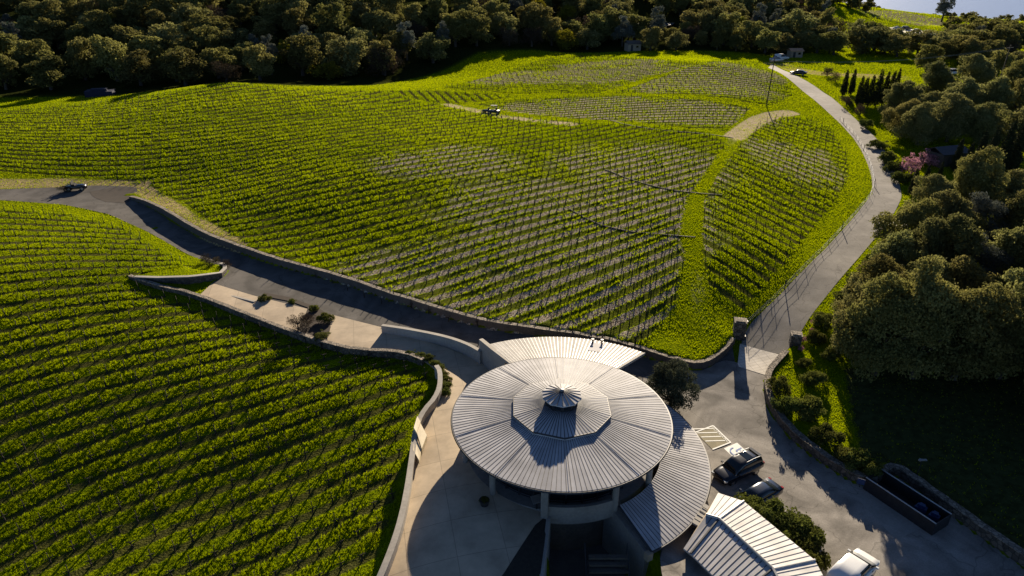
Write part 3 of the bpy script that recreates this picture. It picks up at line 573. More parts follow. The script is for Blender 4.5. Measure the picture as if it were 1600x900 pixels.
# gate pillars
def pillar(name, px, py, z, hgt, w, lab):
    p = at(px, py, z); m = MB(); a = R(-14)
    m.box((0, 0, hgt / 2 - .3), (w, w * .95, hgt + .6), 0); o = m.build(name, M['dark_stone'])
    o.location = V3(p); o.rotation_euler = (0, 0, a); o.location.z = z; tag(o, lab, 'gate pillar')
    c = MB(); c.box((0, 0, hgt + .06), (w + .1, w * .95 + .1, .12)); c.box((0, 0, hgt + .17), (w * .8, w * .75, .1)); c.build('coping', M['stone'], o); return o
pillar('gate_pillar', 1152, 533, .95, 2.7, 1.35, 'tall dark stone gate pillar at the end of the hill retaining wall')
pillar('gate_pillar', 1240, 545, 1.2, 1.9, 1.15, 'shorter dark stone gate pillar beside the flowering bank')
t = empty('gate_lamp', at(1161, 531, 1.2)); m = MB(); m.box((0, 0, .3), (.5, .5, .6)); m.build('plinth', M['metal_dark'], t)
m = MB(); m.tube([(0, 0, .5), (0, 0, 2.2)], .07, 8); m.build('post', M['metal_dark'], t)
m = MB(); m.box((.0, .0, 2.35), (.3, .3, .3)); m.box((0, 0, 2.53), (.4, .4, .06)); m.build('lamp_head', M['metal_dark'], t); tag(t, 'slim dark keypad lamp post just behind the tall gate pillar', 'lamp post')

# ------------------------------------------------------------------ round winery building
bld = empty('winery_building', (BC[0], BC[1], ZF)); tag(bld, 'round winery building with tiered standing seam metal roof and cupola', 'building')
def pol(r, a, z): return (BC[0] * 0 + r * math.cos(R(a)), r * math.sin(R(a)), z - ZF)
def cone_sector(name, r0, z0, r1, z1, a0, a1, nseam, mat, parent, seam=True, th=.14, sides=None, seam_w=.036, seam_h=.02, r0f=None, lip=True):
    """roof sheet from radius r1 (upper) to r0 (eave); polygonal when sides is given; every pan gets its own tone"""
    V = []; F = []; v = []; closed = abs(a1 - a0) >= 359.9
    rg = np.random.default_rng(int(r0 * 100)); n = nseam
    for i in range(n):
        aa, ab = a0 + (a1 - a0) * i / n, a0 + (a1 - a0) * (i + 1) / n; tone = rg.random(); b_ = len(V)
        def rr(r, a):
            if not sides: return r
            w = 360 / sides; k = (a - a0) % w - w / 2; return r * math.cos(R(w / 2)) / math.cos(R(k))
        q = [(rr(r0, aa), aa, z0), (rr(r0, ab), ab, z0), (rr(r1, ab), ab, z1), (rr(r1, aa), aa, z1)]
        V += [pol(*t_) for t_ in q] + [pol(r_, a_, z_q - th) for r_, a_, z_q in q]; v += [tone] * 8
        F += [[b_, b_ + 1, b_ + 2, b_ + 3], [b_ + 7, b_ + 6, b_ + 5, b_ + 4], [b_, b_ + 4, b_ + 5, b_ + 1], [b_ + 2, b_ + 6, b_ + 7, b_ + 3]]
        if not closed and i == 0: F.append([b_, b_ + 3, b_ + 7, b_ + 4])
        if not closed and i == n - 1: F.append([b_ + 1, b_ + 5, b_ + 6, b_ + 2])
    o = mesh_np(name, V, F, mat, parent=parent, attrs={'v': v})
    if seam:
        m = MB()
        for i in range(n + (0 if closed else 1)):
            a = a0 + (a1 - a0) * i / n
            if sides:
                w = 360 / sides; k = (a - a0) % w - w / 2; f = math.cos(R(w / 2)) / math.cos(R(k))
            else: f = 1
            p0, p1 = Vector(pol(r0 * f - .02, a, z0)), Vector(pol(r1 * f + .02, a, z1)); sd = Vector((-math.sin(R(a)), math.cos(R(a)), 0)) * seam_w / 2; up = Vector((0, 0, seam_h))
            lo_ = Vector((0, 0, -.01)); m.add([p0 - sd + lo_, p0 + sd + lo_, p1 + sd + lo_, p1 - sd + lo_, p0 - sd + up, p0 + sd + up, p1 + sd + up, p1 - sd + up], [[0, 1, 5, 4], [1, 2, 6, 5], [2, 3, 7, 6], [3, 0, 4, 7], [4, 5, 6, 7]])
        m.build('seam', M['seam'] if mat is M['roof'] else M['seam_pale'], o)
    return o
RM, ZE = 9.43, 6.0
mr_ = cone_sector('roof', RM, ZE, 3.9, 6.72, 0, 360, 150, M['roof'], bld)
m = MB(); m.tube([pol(RM + .05, a, ZE - .12) for a in np.linspace(0, 360, 97)], .11, 6, cap=False); m.build('gutter', M['metal_dark'], mr_)
for a in np.arange(18, 378, 36):
    m = MB(); m.tube([pol(RM - .05, a, ZE + .012), pol(4.25, a, 6.69)], .035, 6); m.build('hip_cap', M['roof'], mr_)
ur = cone_sector('upper_roof', 4.35, 6.92, 1.35, 7.35, 18, 378, 80, M['roof'], bld, sides=10, th=.22, seam_w=.06)
m = MB(); m.tube([pol(4.33, a, 6.86) for a in np.arange(18, 379, 36)], .08, 6, cap=False); m.build('fascia', M['metal_dark'], ur)
m = MB(); m.prism([pol(4.0, a, 0)[:2] for a in np.arange(18, 378, 36)], 6.5 - ZF, 6.72 - ZF); m.build('clerestory', M['metal_dark'], bld)
m = MB(); m.prism([pol(1.42, a, 0)[:2] for a in np.arange(18, 378, 36)], 7.2 - ZF, 8.13 - ZF); cw = m.build('cupola', M['metal_dark'], bld)
m = MB()
for a in np.arange(36, 396, 36): m.box((1.36 * math.cos(R(a)), 1.36 * math.sin(R(a)), 7.75 - ZF), (.06, .62, .45), R(a))
m.build('window', M['glass'], cw)
cr = cone_sector('cupola_roof', 1.74, 8.13, .16, 8.55, 18, 378, 20, M['roof'], bld, sides=10, th=.1, seam_w=.05, seam_h=.05)
m = MB(); m.tube([pol(.0, 0, 8.43), pol(.0, 0, 8.65), pol(0, 0, 8.72)], [.2, .2, .06], 10); m.build('finial', M['steel'], cr)
# fan shaped roof behind, same slope carried outward
fr_ = cone_sector('rear_roof', 14.85, 5.25, 9.5, 5.985, 51, 118, 42, M['roof_white'], bld, th=.3)
m = MB()
for a0_, a1_ in ((51, 118),): m.tube([pol(14.88, a, 5.12) for a in np.linspace(a0_, a1_, 30)], .1, 6)
for a in (51, 118): m.tube([pol(9.5, a, 5.93), pol(14.88, a, 5.19)], .1, 6)
m.build('fascia', M['conc_wall'], fr_)
m = MB(); q = [pol(14.2, 73.2, 5.375), pol(14.2, 67.5, 5.375), pol(11.9, 67.5, 5.695), pol(11.9, 73.2, 5.695)]; m.add(q + [(a, b2, c - .02) for a, b2, c in q], [[3, 2, 1, 0], [0, 1, 5, 4], [1, 2, 6, 5], [2, 3, 7, 6], [3, 0, 4, 7]]); m.build('roof_patch', M['roof'], fr_)
for a, r_ in ((72.5, 13.9), (68.6, 14.1)):
    p = pol(r_, a, 5.3); m = MB(); m.tube([(p[0], p[1], p[2]), (p[0], p[1], p[2] + .55)], .1, 8); m.tube([(p[0], p[1], p[2] + .5), (p[0], p[1], p[2] + .62)], .17, 8); m.build('roof_vent', M['metal_dark'], fr_)
# lower crescent roof on the court side
lr = cone_sector('lower_roof', 13.0, 2.12, 8.8, 3.05, -62, 40, 60, M['roof'], bld, th=.22)
m = MB(); m.tube([pol(13.05, a, 2.0) for a in np.linspace(-62, 40, 60)], .12, 6); m.tube([pol(8.8, -62, 3.0), pol(13.05, -62, 2.06)], .11, 6); m.build('gutter', M['metal_dark'], lr)
m = MB(); p = pol(13.0, -63, 1.75); m.box(p, (.45, .5, .7), R(-62)); m.build('gutter_head', M['tan_wall'], lr)
# drum: glazed circular room under the main roof, with mullions
def drum(name, r, z0, z1, a0, a1, n, mat, th=.2):
    m = MB()
    for i in range(n):
        aa, ab = a0 + (a1 - a0) * i / n, a0 + (a1 - a0) * (i + 1) / n
        m.prism([pol(r, aa, 0)[:2], pol(r, ab, 0)[:2], pol(r - th, ab, 0)[:2], pol(r - th, aa, 0)[:2]][::-1], z0 - ZF, z1 - ZF)
    return m.build(name, mat, bld)
drum('glass_wall', 7.3, ZF, 6.0, -150, 30, 36, M['glass'], .1)
drum('wall', 7.6, -.6, 5.95, 30, 210, 36, M['conc_wall'], .3)
m = MB()
for a in np.arange(-150, 31, 10): m.box(pol(7.36, a, 4.0), (.14, .1, 4.0), R(a))
for zz in (3.1, 4.9): m.tube([pol(7.36, a, zz) for a in np.arange(-150, 31, 5)], .05, 4)
m.build('mullion', M['metal_dark'], bld)
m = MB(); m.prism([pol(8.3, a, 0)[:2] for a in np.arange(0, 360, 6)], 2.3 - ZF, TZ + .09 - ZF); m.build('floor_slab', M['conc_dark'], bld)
m = MB(); m.prism([pol(9.1, a, 0)[:2] for a in np.arange(0, 360, 6)], 5.62 - ZF, 5.8 - ZF); m.build('soffit', M['tan_wall'], bld)
# balcony parapet over the sunken court, supporting walls below
def arcwall(name, r, th, z0, z1, a0, a1, n, mat):
    m = MB()
    for i in range(n):
        aa, ab = a0 + (a1 - a0) * i / n, a0 + (a1 - a0) * (i + 1) / n
        m.prism([pol(r, aa, 0)[:2], pol(r, ab, 0)[:2], pol(r - th, ab, 0)[:2], pol(r - th, aa, 0)[:2]][::-1], z0 - ZF, z1 - ZF)
    return m.build(name, mat, bld)
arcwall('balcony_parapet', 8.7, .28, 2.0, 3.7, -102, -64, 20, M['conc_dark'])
arcwall('lower_wall', 7.4, .3, -2.3, 2.28, -112, -62, 20, M['dark_wall'])
arcwall('outer_wall', 12.4, .3, -.6, 2.0, -62, 40, 48, M['tan_wall'])
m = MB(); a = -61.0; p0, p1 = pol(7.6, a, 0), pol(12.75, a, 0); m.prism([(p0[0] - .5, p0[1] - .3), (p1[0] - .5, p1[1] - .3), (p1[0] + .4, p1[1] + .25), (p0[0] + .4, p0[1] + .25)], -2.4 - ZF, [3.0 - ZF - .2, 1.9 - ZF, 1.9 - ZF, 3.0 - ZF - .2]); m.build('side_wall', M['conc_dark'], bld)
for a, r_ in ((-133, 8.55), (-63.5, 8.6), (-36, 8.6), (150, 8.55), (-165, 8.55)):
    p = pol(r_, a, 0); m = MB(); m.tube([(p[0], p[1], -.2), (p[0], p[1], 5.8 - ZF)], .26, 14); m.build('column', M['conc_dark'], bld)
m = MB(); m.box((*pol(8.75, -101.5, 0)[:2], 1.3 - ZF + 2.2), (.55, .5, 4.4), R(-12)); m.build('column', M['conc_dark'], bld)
for st in range(9):
    m = MB()
m = MB()
for st in range(9): m.box((3.0 + .25 * st * 0, -11.2 - .34 * st, 1.2 - ZF - .36 * st), (3.0, .34, .18), 0)
m.build('stair', M['dark_wall'], bld)
for q in (0, 1):
    m = MB()
    for st in range(4): m.tube([(1.2 + q * 3.2, -10.9 - 1.0 * st, 1.3 - ZF - .85 * st - .2), (1.2 + q * 3.2, -10.9 - 1.0 * st, 2.3 - ZF - .85 * st)], .03, 6)
    m.tube([(1.2 + q * 3.2, -10.9, 2.3 - ZF), (1.2 + q * 3.2, -13.9, 2.3 - ZF - 2.55)], .035, 6)
    m.build('handrail', M['metal_dark'], bld)

# retaining wall of the sunken court and wing wall (own things)
def straight_wall(name, a, b_, z0, za, zb, th, mat, lab):
    a, b_ = np.array(a[:2], float), np.array(b_[:2], float); d = (b_ - a) / np.linalg.norm(b_ - a); n = np.array([-d[1], d[0]]) * th / 2
    c = (a + b_) / 2; m = MB(); m.prism([tuple(a - n - c), tuple(b_ - n - c), tuple(b_ + n - c), tuple(a + n - c)], z0, [za, zb, zb, za]); o = m.build(name, mat); o.location = (c[0], c[1], 0); return tag(o, lab, 'wall')
straight_wall('court_wall', at(858, 801, 2.5), at(845, 912, 2.5), -2.5, 2.75, 2.6, .3, M['conc_wall'], 'straight concrete wall running from the round roof down beside the sunken court')
straight_wall('wing_wall', at(752, 560, TZ), at(792, 600, TZ), 1.4, 5.25, 5.7, .45, M['conc_wall'], 'tall grey concrete fin wall between the curved wall and the rear fan roof')
drape('court_floor', cellar[:, :2] + (cellar[:, :2].mean(0) - cellar[:, :2]) * .0, .04, simple('dark_court_paving', (.12, .11, .1), .9, nscale=1.2, namt=.3), zf=lambda P: np.full(len(P), -2.2))
tag(drape('planting_bank', [at(836, 820, TZ)[:2], at(857, 801, TZ)[:2], at(843, 912, 2.3)[:2], at(774, 912, TZ)[:2], at(786, 897, TZ)[:2]], .09, simple('bark_mulch', (.035, .028, .02), .95, nscale=3, namt=.5), zf=tps), kind='structure')

# ------------------------------------------------------------------ hipped annex at the lower right
ann = empty('annex_building', at(1170, 850, 1.5)); ann.location.z = 0; tag(ann, 'small building with a bent hipped metal roof, lighter on its sunlit slope, beside the round one', 'building')
ao = np.array(ann.location)
zr, ze_ = 2.72, 2.15
def AP(px, py, z): return tuple(at(px, py, z) - ao)
Rg = [AP(1103, 805, zr), AP(1123, 811, zr), AP(1207, 889, zr), AP(1232, 935, zr), AP(1250, 990, zr)]
Ef = [AP(1122, 770, ze_), AP(1162, 783, ze_), AP(1273, 875, ze_), AP(1300, 925, ze_), AP(1322, 990, ze_)]
En = [AP(1068, 857, ze_), AP(1079, 865, ze_), AP(1150, 935, ze_), AP(1175, 975, ze_), AP(1190, 1015, ze_)]
def roof_side(name, lowp, ridge, mat, npans):
    V = []; F = []; v = []; m = MB(); rg = np.random.default_rng(3)
    for i in range(len(ridge) - 1):
        a0_, a1_, b0, b1 = (Vector(q) for q in (lowp[i], lowp[i + 1], ridge[i], ridge[i + 1])); n = npans[i]
        nrm = (a1_ - a0_).cross(b0 - a0_); nrm = nrm if nrm.z > 0 else -nrm; nrm.normalize()
        for k in range(n):
            q = [a0_.lerp(a1_, k / n), a0_.lerp(a1_, (k + 1) / n), b0.lerp(b1, (k + 1) / n), b0.lerp(b1, k / n)]; b_ = len(V)
            if (q[1] - q[0]).cross(q[3] - q[0]).z < 0: q = q[::-1]
            V += [tuple(x) for x in q] + [tuple(x - nrm * .16) for x in q]; v += [rg.random()] * 8
            F += [[b_, b_ + 1, b_ + 2, b_ + 3], [b_ + 7, b_ + 6, b_ + 5, b_ + 4]] + [[b_ + j, b_ + 4 + j, b_ + 4 + (j + 1) % 4, b_ + (j + 1) % 4] for j in range(4)]
            s0, s1 = a0_.lerp(a1_, k / n), b0.lerp(b1, k / n)
            if k: m.tube([s0 + nrm * .01, s1 + nrm * .01], .028, 5)
        if i: m.tube([a0_ + nrm * .03, b0 + nrm * .03], .09, 6)
    o = mesh_np(name, V, F, mat, parent=ann, attrs={'v': v}); m.build('seam', M['seam_pale'] if mat is not M['roof'] else M['seam'], o); return o  # seams are paler on the sunlit slope too
M['annex_sunlit'] = roof_mat('sunlit_standing_seam_metal', (0.8, 0.78, 0.75), 0.6, 0.0)  # sunlight painted in: lighter copy of the roof metal for the sunward slope
roof_side('roof', Ef, Rg, M['annex_sunlit'], [4, 15, 6, 8])
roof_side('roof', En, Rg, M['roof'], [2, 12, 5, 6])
m = MB(); m.tube([(x, y, z + .06) for x, y, z in Rg], .12, 8); m.build('ridge_cap', M['steel'], ann)
m = MB(); inn = lambda p, q: tuple(np.array(p) * .86 + np.array(q) * .14)
wl_ = [inn(e, r) for e, r in zip(Ef, Rg)] + [inn(e, r) for e, r in zip(En, Rg)][::-1]
m.prism([(x, y) for x, y, z in wl_], -2.0, ze_ - .1 + .0); m.build('wall', M['tan_wall'], ann)
m = MB(); m.prism([(wl_[0][0], wl_[0][1]), (wl_[9][0], wl_[9][1]), Rg[0][:2]], ze_ - .12, [ze_ + .05, ze_ + .05, zr - .15]); m.build('gable', M['tan_wall'], ann)
cq = [AP(1101, 785, 2.3), AP(1109, 790, 2.3), AP(1091, 822, 2.2), AP(1081, 816, 2.2)]; m = MB(); m.prism([(q[0], q[1]) for q in cq], 2.05, 2.22); lk = m.build('link_roof', M['roof_white'], ann)
m = MB()
for k in (.2, .4, .6, .8): m.tube([Vector(cq[0]).lerp(Vector(cq[3]), k) + Vector((0, 0, .0)), Vector(cq[1]).lerp(Vector(cq[2]), k) + Vector((0, 0, .0))], .035, 5)
m.build('seam', M['seam'], lk)

# ------------------------------------------------------------------ vegetation meshes
def leaf_quads(P, size, rg, up=0.3, aspect=.7, nrm=None, nbias=.6):
    n = len(P); d = rg.normal(size=(n, 3)); d /= np.linalg.norm(d, axis=1)[:, None]
    if nrm is not None: d = d * (1 - nbias) + nrm * nbias; d /= np.linalg.norm(d, axis=1)[:, None] + 1e-9
    d[:, 2] += up; d /= np.linalg.norm(d, axis=1)[:, None]
    a = np.cross(d, rg.normal(size=(n, 3))); a /= np.linalg.norm(a, axis=1)[:, None] + 1e-9; b = np.cross(d, a)
    s = size * rg.uniform(.6, 1.35, n)[:, None]; a = a * s; b = b * s * aspect
    V = np.stack([P - a * .5, P + b * .5 + d * s * .12, P + a * .5, P - b * .5 + d * s * .12], 1).reshape(-1, 3)
    return V, np.arange(n * 4).reshape(-1, 4)
def crown_points(n, rg, lobes, shell=.65):
    """leaves on the skins of many overlapping lumps (ellipsoids c, r): light tops, dark gaps between lumps"""
    w = np.array([(r[0] * r[1] + r[0] * r[2]) for c, r in lobes]); k = rg.choice(len(lobes), n, p=w / w.sum())
    C = np.array([c for c, r in lobes])[k]; Rr = np.array([r for c, r in lobes])[k]
    d = rg.normal(size=(n, 3)); d /= np.linalg.norm(d, axis=1)[:, None]; d[:, 2] = np.where(rg.random(n) < .55, np.abs(d[:, 2]), d[:, 2])
    rad = np.where(rg.random(n) < .74, rg.uniform(.84, 1.08, n), rg.uniform(.4, .9, n)); rad = np.where(rg.random(n) < .1, rg.uniform(1.05, 1.4, n), rad)
    P = C + d * Rr * rad[:, None]; tone = np.clip(.15 + .5 * rg.random(n) + .35 * rg.random(len(lobes))[k], 0, 1)
    return P, tone, d
def oak_lobes(rg, nl=26, h=1.5, flat=.8, lo=.13):
    """uneven crown: lumps of many sizes, a lean and a few limbs that reach out"""
    L = []; ax, ay = rg.uniform(-.14, .14, 2); ph = rg.uniform(0, 6.28, 3)
    for i in range(nl):
        u = rg.random() ** .8; a = rg.uniform(0, 2 * math.pi); env = max(.2, math.sin(math.pi * (.2 + .68 * u))) ** .6 * (1 + .22 * math.sin(2 * a + ph[0]) + .14 * math.sin(3 * a + ph[1] + 3 * u))
        q = (.35 + .65 * rg.random()) * env * .76; r = rg.uniform(.11, .31) * (1.08 - .25 * u)
        L.append(((q * math.cos(a) + ax * u, q * math.sin(a) + ay * u, h * (lo + (.93 - lo) * u * (1 + .1 * math.sin(a + ph[2])))), (r * rg.uniform(.85, 1.3), r * rg.uniform(.85, 1.3), r * flat)))
    L.append(((0, 0, h * .5), (.5, .5, .33 * h))); return L
def pine_lobes(rg, h=1.7, nl=26):
    L = []
    for i in range(nl):
        t = rg.random() ** .8; a = rg.uniform(0, 2 * math.pi); q = (.18 + .5 * (1 - t)) * rg.random() ** .4; r = .2 * (1.15 - .6 * t) * rg.uniform(.7, 1.2)
        L.append(((q * math.cos(a), q * math.sin(a), h * (.3 + .68 * t)), (r, r, r * .9)))
    return L
def make_crown(name, seed, lobes, n, leaf, mat, up=.3, aspect=.7):
    rg = np.random.default_rng(seed); P, tone, d = crown_points(n, rg, lobes); V, F = leaf_quads(P, leaf, rg, up, aspect, d, .45)
    return mesh_np(name, V, F, mat, attrs={'v': np.repeat(tone, 4)}, link=False)
def make_trunk(seed, h=.6, r=.07, limbs=5, spread=.5, mat=None):
    rg = np.random.default_rng(seed); m = MB(); m.tube([(0, 0, -.12), (.01, 0, h * .3), (.03, .02, h * .6)], [r * 1.25, r, r * .8], 7, cap=False)
    for i in range(limbs):
        a = 2 * math.pi * (i + rg.random() * .7) / limbs; s = spread * rg.uniform(.7, 1.1)
        m.tube([(.03, .02, h * .55), (s * .45 * math.cos(a), s * .45 * math.sin(a), h * .85), (s * math.cos(a), s * math.sin(a), h * rg.uniform(1.1, 1.4))], [r * .62, r * .4, r * .16], 5, cap=False)
    return mesh_np('trunk', m.V, m.F, mat or M['bark'], link=False)
CR = {}
def kinds(key, fn, n): CR[key] = [fn(i) for i in range(n)]
kinds('oak_far', lambda i: (make_crown('crown', 100 + i, oak_lobes(np.random.default_rng(i), 36, 1.5 + .15 * (i % 3)), 5600, .095, M['leaf_oak' if i % 3 else 'leaf_oak_pale']), make_trunk(i)), 6)
kinds('oak_near', lambda i: (make_crown('crown', 200 + i, oak_lobes(np.random.default_rng(40 + i), 70, 1.65 + .15 * i), 30000, .056, M['leaf_oak' if i % 2 else 'leaf_oak_pale']), make_trunk(20 + i, .8, .06, 7, .6)), 4)
kinds('grey_far', lambda i: (make_crown('crown', 300 + i, pine_lobes(np.random.default_rng(60 + i), 1.9), 4200, .085, M['leaf_grey'], .2, .5), make_trunk(40 + i, 1.2, .05, 3, .2)), 3)
kinds('grey_near', lambda i: (make_crown('crown', 320 + i, oak_lobes(np.random.default_rng(70 + i), 44, 1.9), 18000, .055, M['leaf_grey'], .2, .4), make_trunk(50 + i, .6, .055, 6, .5)), 2)
kinds('spring', lambda i: (make_crown('crown', 400 + i, oak_lobes(np.random.default_rng(80 + i), 20, 1.15), 3000, .085, M['leaf_spring']), make_trunk(60 + i, .7, .05, 6, .5)), 2)
kinds('brown', lambda i: (make_crown('crown', 450 + i, oak_lobes(np.random.default_rng(90 + i), 22, 1.1), 2600, .075, M['leaf_far'], .2, .35), make_trunk(70 + i, .75, .05, 8, .55)), 2)
kinds('olive', lambda i: (make_crown('crown', 500 + i, oak_lobes(np.random.default_rng(95 + i), 60, 1.75, lo=.08), 26000, .06, M['leaf_olive'], .2, .5), make_trunk(80 + i, .5, .07, 6, .55)), 1)
kinds('shrub', lambda i: (make_crown('crown', 520 + i, [((c[0], c[1], c[2] * .75), r) for c, r in oak_lobes(np.random.default_rng(110 + i), 18, .9)], 4200, .085, M['leaf_shrub']), make_trunk(90 + i, .3, .04, 5, .5)), 3)
kinds('pink', lambda i: (make_crown('crown', 540 + i, oak_lobes(np.random.default_rng(120 + i), 16, 1.1), 1700, .09, M['leaf_pink']), make_trunk(95 + i, .7, .05, 6, .5)), 1)
def cyp_lobes(i):
    rg = np.random.default_rng(i); L = []
    for k in range(24):
        t = k / 23; r = .13 * (1 - t) ** .6 * min(1, .55 + t * 4) + .012; L.append(((rg.uniform(-.02, .02), rg.uniform(-.02, .02), .06 + .92 * t), (r, r, .07)))
    return L
kinds('cypress', lambda i: (make_crown('crown', 560 + i, cyp_lobes(i), 3600, .04, M['leaf_cyp'], .6, .5), make_trunk(97, .1, .02, 1, .02)), 2)
TREES = []
def tree(kind, p, r, label, group=None, name='oak_tree', cat='tree', var=None, hz=1.0, rz=None):
    i = int(rng.integers(len(CR[kind]))) if var is None else var; cm, tm = CR[kind][i]
    t = empty(name, p, rng.uniform(0, 6.28) if rz is None else rz); s = r; t.scale = (s * rng.uniform(.88, 1.12), s * rng.uniform(.88, 1.12), s * hz * rng.uniform(.86, 1.16))
    if kind == 'oak_far': t.scale = (s * rng.uniform(.9, 1.35), s * rng.uniform(.9, 1.35), s * hz * rng.uniform(.75, 1.15))
    for nm, me in (('crown', cm), ('trunk', tm)):
        o = bpy.data.objects.new(nm, me); COL.objects.link(o); o.parent = t
    tag(t, label, cat, group); return t
def on(px, py): return gnd(px, py)[0]
def W2(x, y): return np.array([x, y, float(height(np.array([x, y], float)))])
def scatter(poly, dmin, n, seed, jitter=None):
    rg = np.random.default_rng(seed); poly = np.asarray(poly, float); lo, hi = poly.min(0), poly.max(0); out = []
    for _ in range(n * 60):
        p = rg.uniform(lo, hi)
        if not inside(p, poly): continue
        if all((p[0] - q[0]) ** 2 + (p[1] - q[1]) ** 2 > dmin ** 2 for q in out): out.append(p)
        if len(out) >= n: break
    return out
# wood behind the hill vineyard, left half
for j, (x, y) in enumerate(scatter([(-175, 203), (-120, 203), (-66, 207), (-46, 212), (-40, 216), (-36, 280), (-80, 292), (-185, 285)], 8.8, 92, 11)):
    q = rng.random(); k, nm = ('oak_far', 'oak_tree') if q < .76 else (('grey_far', 'pine_tree') if q < .86 else (('spring', 'leafing_tree') if q < .92 else ('brown', 'bare_tree')))
    lab = {'oak_far': 'dark round-topped oak in the dense wood behind the upper left vineyard', 'grey_far': 'grey-green pine rising among the oaks behind the upper left vineyard', 'spring': 'yellow-green leafing tree in the dense wood behind the upper left vineyard', 'brown': 'brownish bare-twigged tree in the dense wood behind the upper left vineyard'}[k]
    tree(k, W2(x, y), rng.uniform(5.2, 7.6) * (.8 if k == 'grey_far' else 1), lab, {'oak_far': 'oaks of the left wood', 'grey_far': 'pines of the left wood', 'spring': 'leafing trees of the left wood', 'brown': 'bare trees of the left wood'}[k], nm)
# middle wood
for j, (x, y) in enumerate(scatter([(-42, 214), (-30, 226), (-14, 258), (0, 270), (30, 274), (52, 284), (84, 276), (100, 272), (120, 276), (128, 350), (40, 350), (-30, 330), (-38, 280)], 8.0, 100, 12)):
    if math.hypot(x - 62, y - 318) < 15 or (abs(x - 60) < 7 and y > 300): continue
    q = rng.random(); k, nm = ('oak_far', 'oak_tree') if q < .66 else (('grey_far', 'pine_tree') if q < .84 else (('spring', 'leafing_tree') if q < .9 else ('brown', 'bare_tree')))
    lab = {'oak_far': 'dark oak in the wood beyond the farthest vineyard blocks', 'grey_far': 'tall grey-green pine in the wood beyond the farthest vineyard blocks', 'spring': 'yellow-green leafing tree beyond the farthest vineyard blocks', 'brown': 'brownish bare-twigged tree beyond the farthest vineyard blocks'}[k]
    tree(k, W2(x, y), rng.uniform(5.2, 7.4) * (.85 if k == 'grey_far' else 1), lab, {'oak_far': 'oaks of the middle wood', 'grey_far': 'pines of the middle wood', 'spring': 'leafing trees of the middle wood', 'brown': 'bare trees of the middle wood'}[k], nm)
# trees round the far road and the far vineyard on the right
hblk = BLK['H']; fr2 = gpoly([(1385, 40), (1480, 50), (1480, 68), (1385, 56)])[:, :2]
FR = scatter([(112, 262), (128, 256), (170, 246), (215, 240), (268, 244), (330, 258), (330, 284), (150, 280), (116, 300)], 7.4, 66, 13) + scatter([(262, 300), (340, 290), (355, 400), (318, 405)], 8.4, 24, 14) + scatter([(116, 302), (138, 300), (160, 404), (120, 404)], 8.2, 24, 15)
for j, (x, y) in enumerate(FR):
    if inside(np.array([x, y]), hblk) or inside(np.array([x, y]), fr2): continue
    q = rng.random(); k, nm = ('oak_far', 'oak_tree') if q < .7 else (('grey_far', 'pine_tree') if q < .82 else ('brown', 'bare_tree'))
    lab = {'oak_far': 'dark oak between the cypress field and the far vineyard on the right', 'grey_far': 'grey pine between the cypress field and the far vineyard', 'brown': 'brown bare-twigged tree between the cypress field and the far vineyard'}[k]
    tree(k, W2(x, y), rng.uniform(4.6, 6.6) * (.85 if k == 'grey_far' else 1), lab, {'oak_far': 'oaks of the far right wood', 'grey_far': 'pines of the far right wood', 'brown': 'bare trees of the far right wood'}[k], nm)
for px, py in [(1446,113),(1472,101),(1497,99),(1528,106),(1556,120),(1588,114),(1545,98),(1512,104)]:
    tree('oak_far', on(px, py), rng.uniform(4, 5.2), 'dark oak shading the parked vehicles at the far right', 'oaks round the far right vehicles')
for px, py in [(1195,83),(1222,83),(1250,81),(1276,83),(1302,86)]:
    tree('oak_far', on(px, py), rng.uniform(4.4, 5.6), 'dark oak behind the small house where the driveway ends', 'oaks behind the small house')
for px, py in [(958,64),(982,60),(1004,66),(1040,68),(1070,62),(1056,78),(1016,79),(1095,72),(1120,78),(1150,80)]:
    tree('oak_far', on(px, py), rng.uniform(3.2, 4.3), 'lower oak in front of the glinting pond', 'oaks in front of the pond')
# woods so far off that they read as one mass
def wood_mass(name, pts, seed, label, rmin=5, rmax=8, n=700):
    rg = np.random.default_rng(seed); Vs = []; Fs = []; T = []; b = 0
    for x, y in pts:
        r = rg.uniform(rmin, rmax); P, tone, d = crown_points(n, rg, oak_lobes(rg, 12, 1.0)); V, F = leaf_quads(P, .2, rg, .3, .7, d, .45)
        V = V * r + W2(x, y); Vs.append(V); Fs.append(F + b); b += len(V); T.append(np.repeat(tone * .8, 4))
    o = mesh_np(name, np.concatenate(Vs), np.concatenate(Fs), M['leaf_oak'], attrs={'v': np.concatenate(T)}); return tag(o, label, 'trees', kind='stuff')
wood_mass('far_wood', scatter([(-260, 288), (-80, 294), (-36, 334), (40, 354), (130, 352), (150, 402), (205, 410), (200, 540), (60, 520), (-60, 430), (-280, 420)], 9.5, 430, 21), 31, 'dark wooded slope closing the view behind the nearer woods')
wood_mass('far_wood', scatter([(345, 402), (330, 300), (460, 300), (520, 440), (330, 500), (318, 450)], 8.5, 260, 22), 32, 'dark scrubby trees between the far vineyard and the lake', 2.6, 4.2)
wood_mass('far_wood', scatter([(205, 540), (320, 532), (330, 560), (290, 640), (200, 640)], 9, 120, 25), 33, 'thin belt of trees along the lake shore', 3, 5)
_p = gpoly([(1484 + 9.5 * i, 27 + .16 * 9.5 * i + dy) for i in range(15) for dy in (0, 9, 19)])
wood_mass('far_wood', [tuple(q[:2] + rng.normal(0, 2, 2)) for q in _p], 35, 'dark scrubby tree belt right of the lone pine, below the lake', 3.0, 4.6)
tree('grey_far', on(1471, 34), 8.5, 'lone tall pine standing at the corner of the far vineyard', name='pine_tree', var=0)
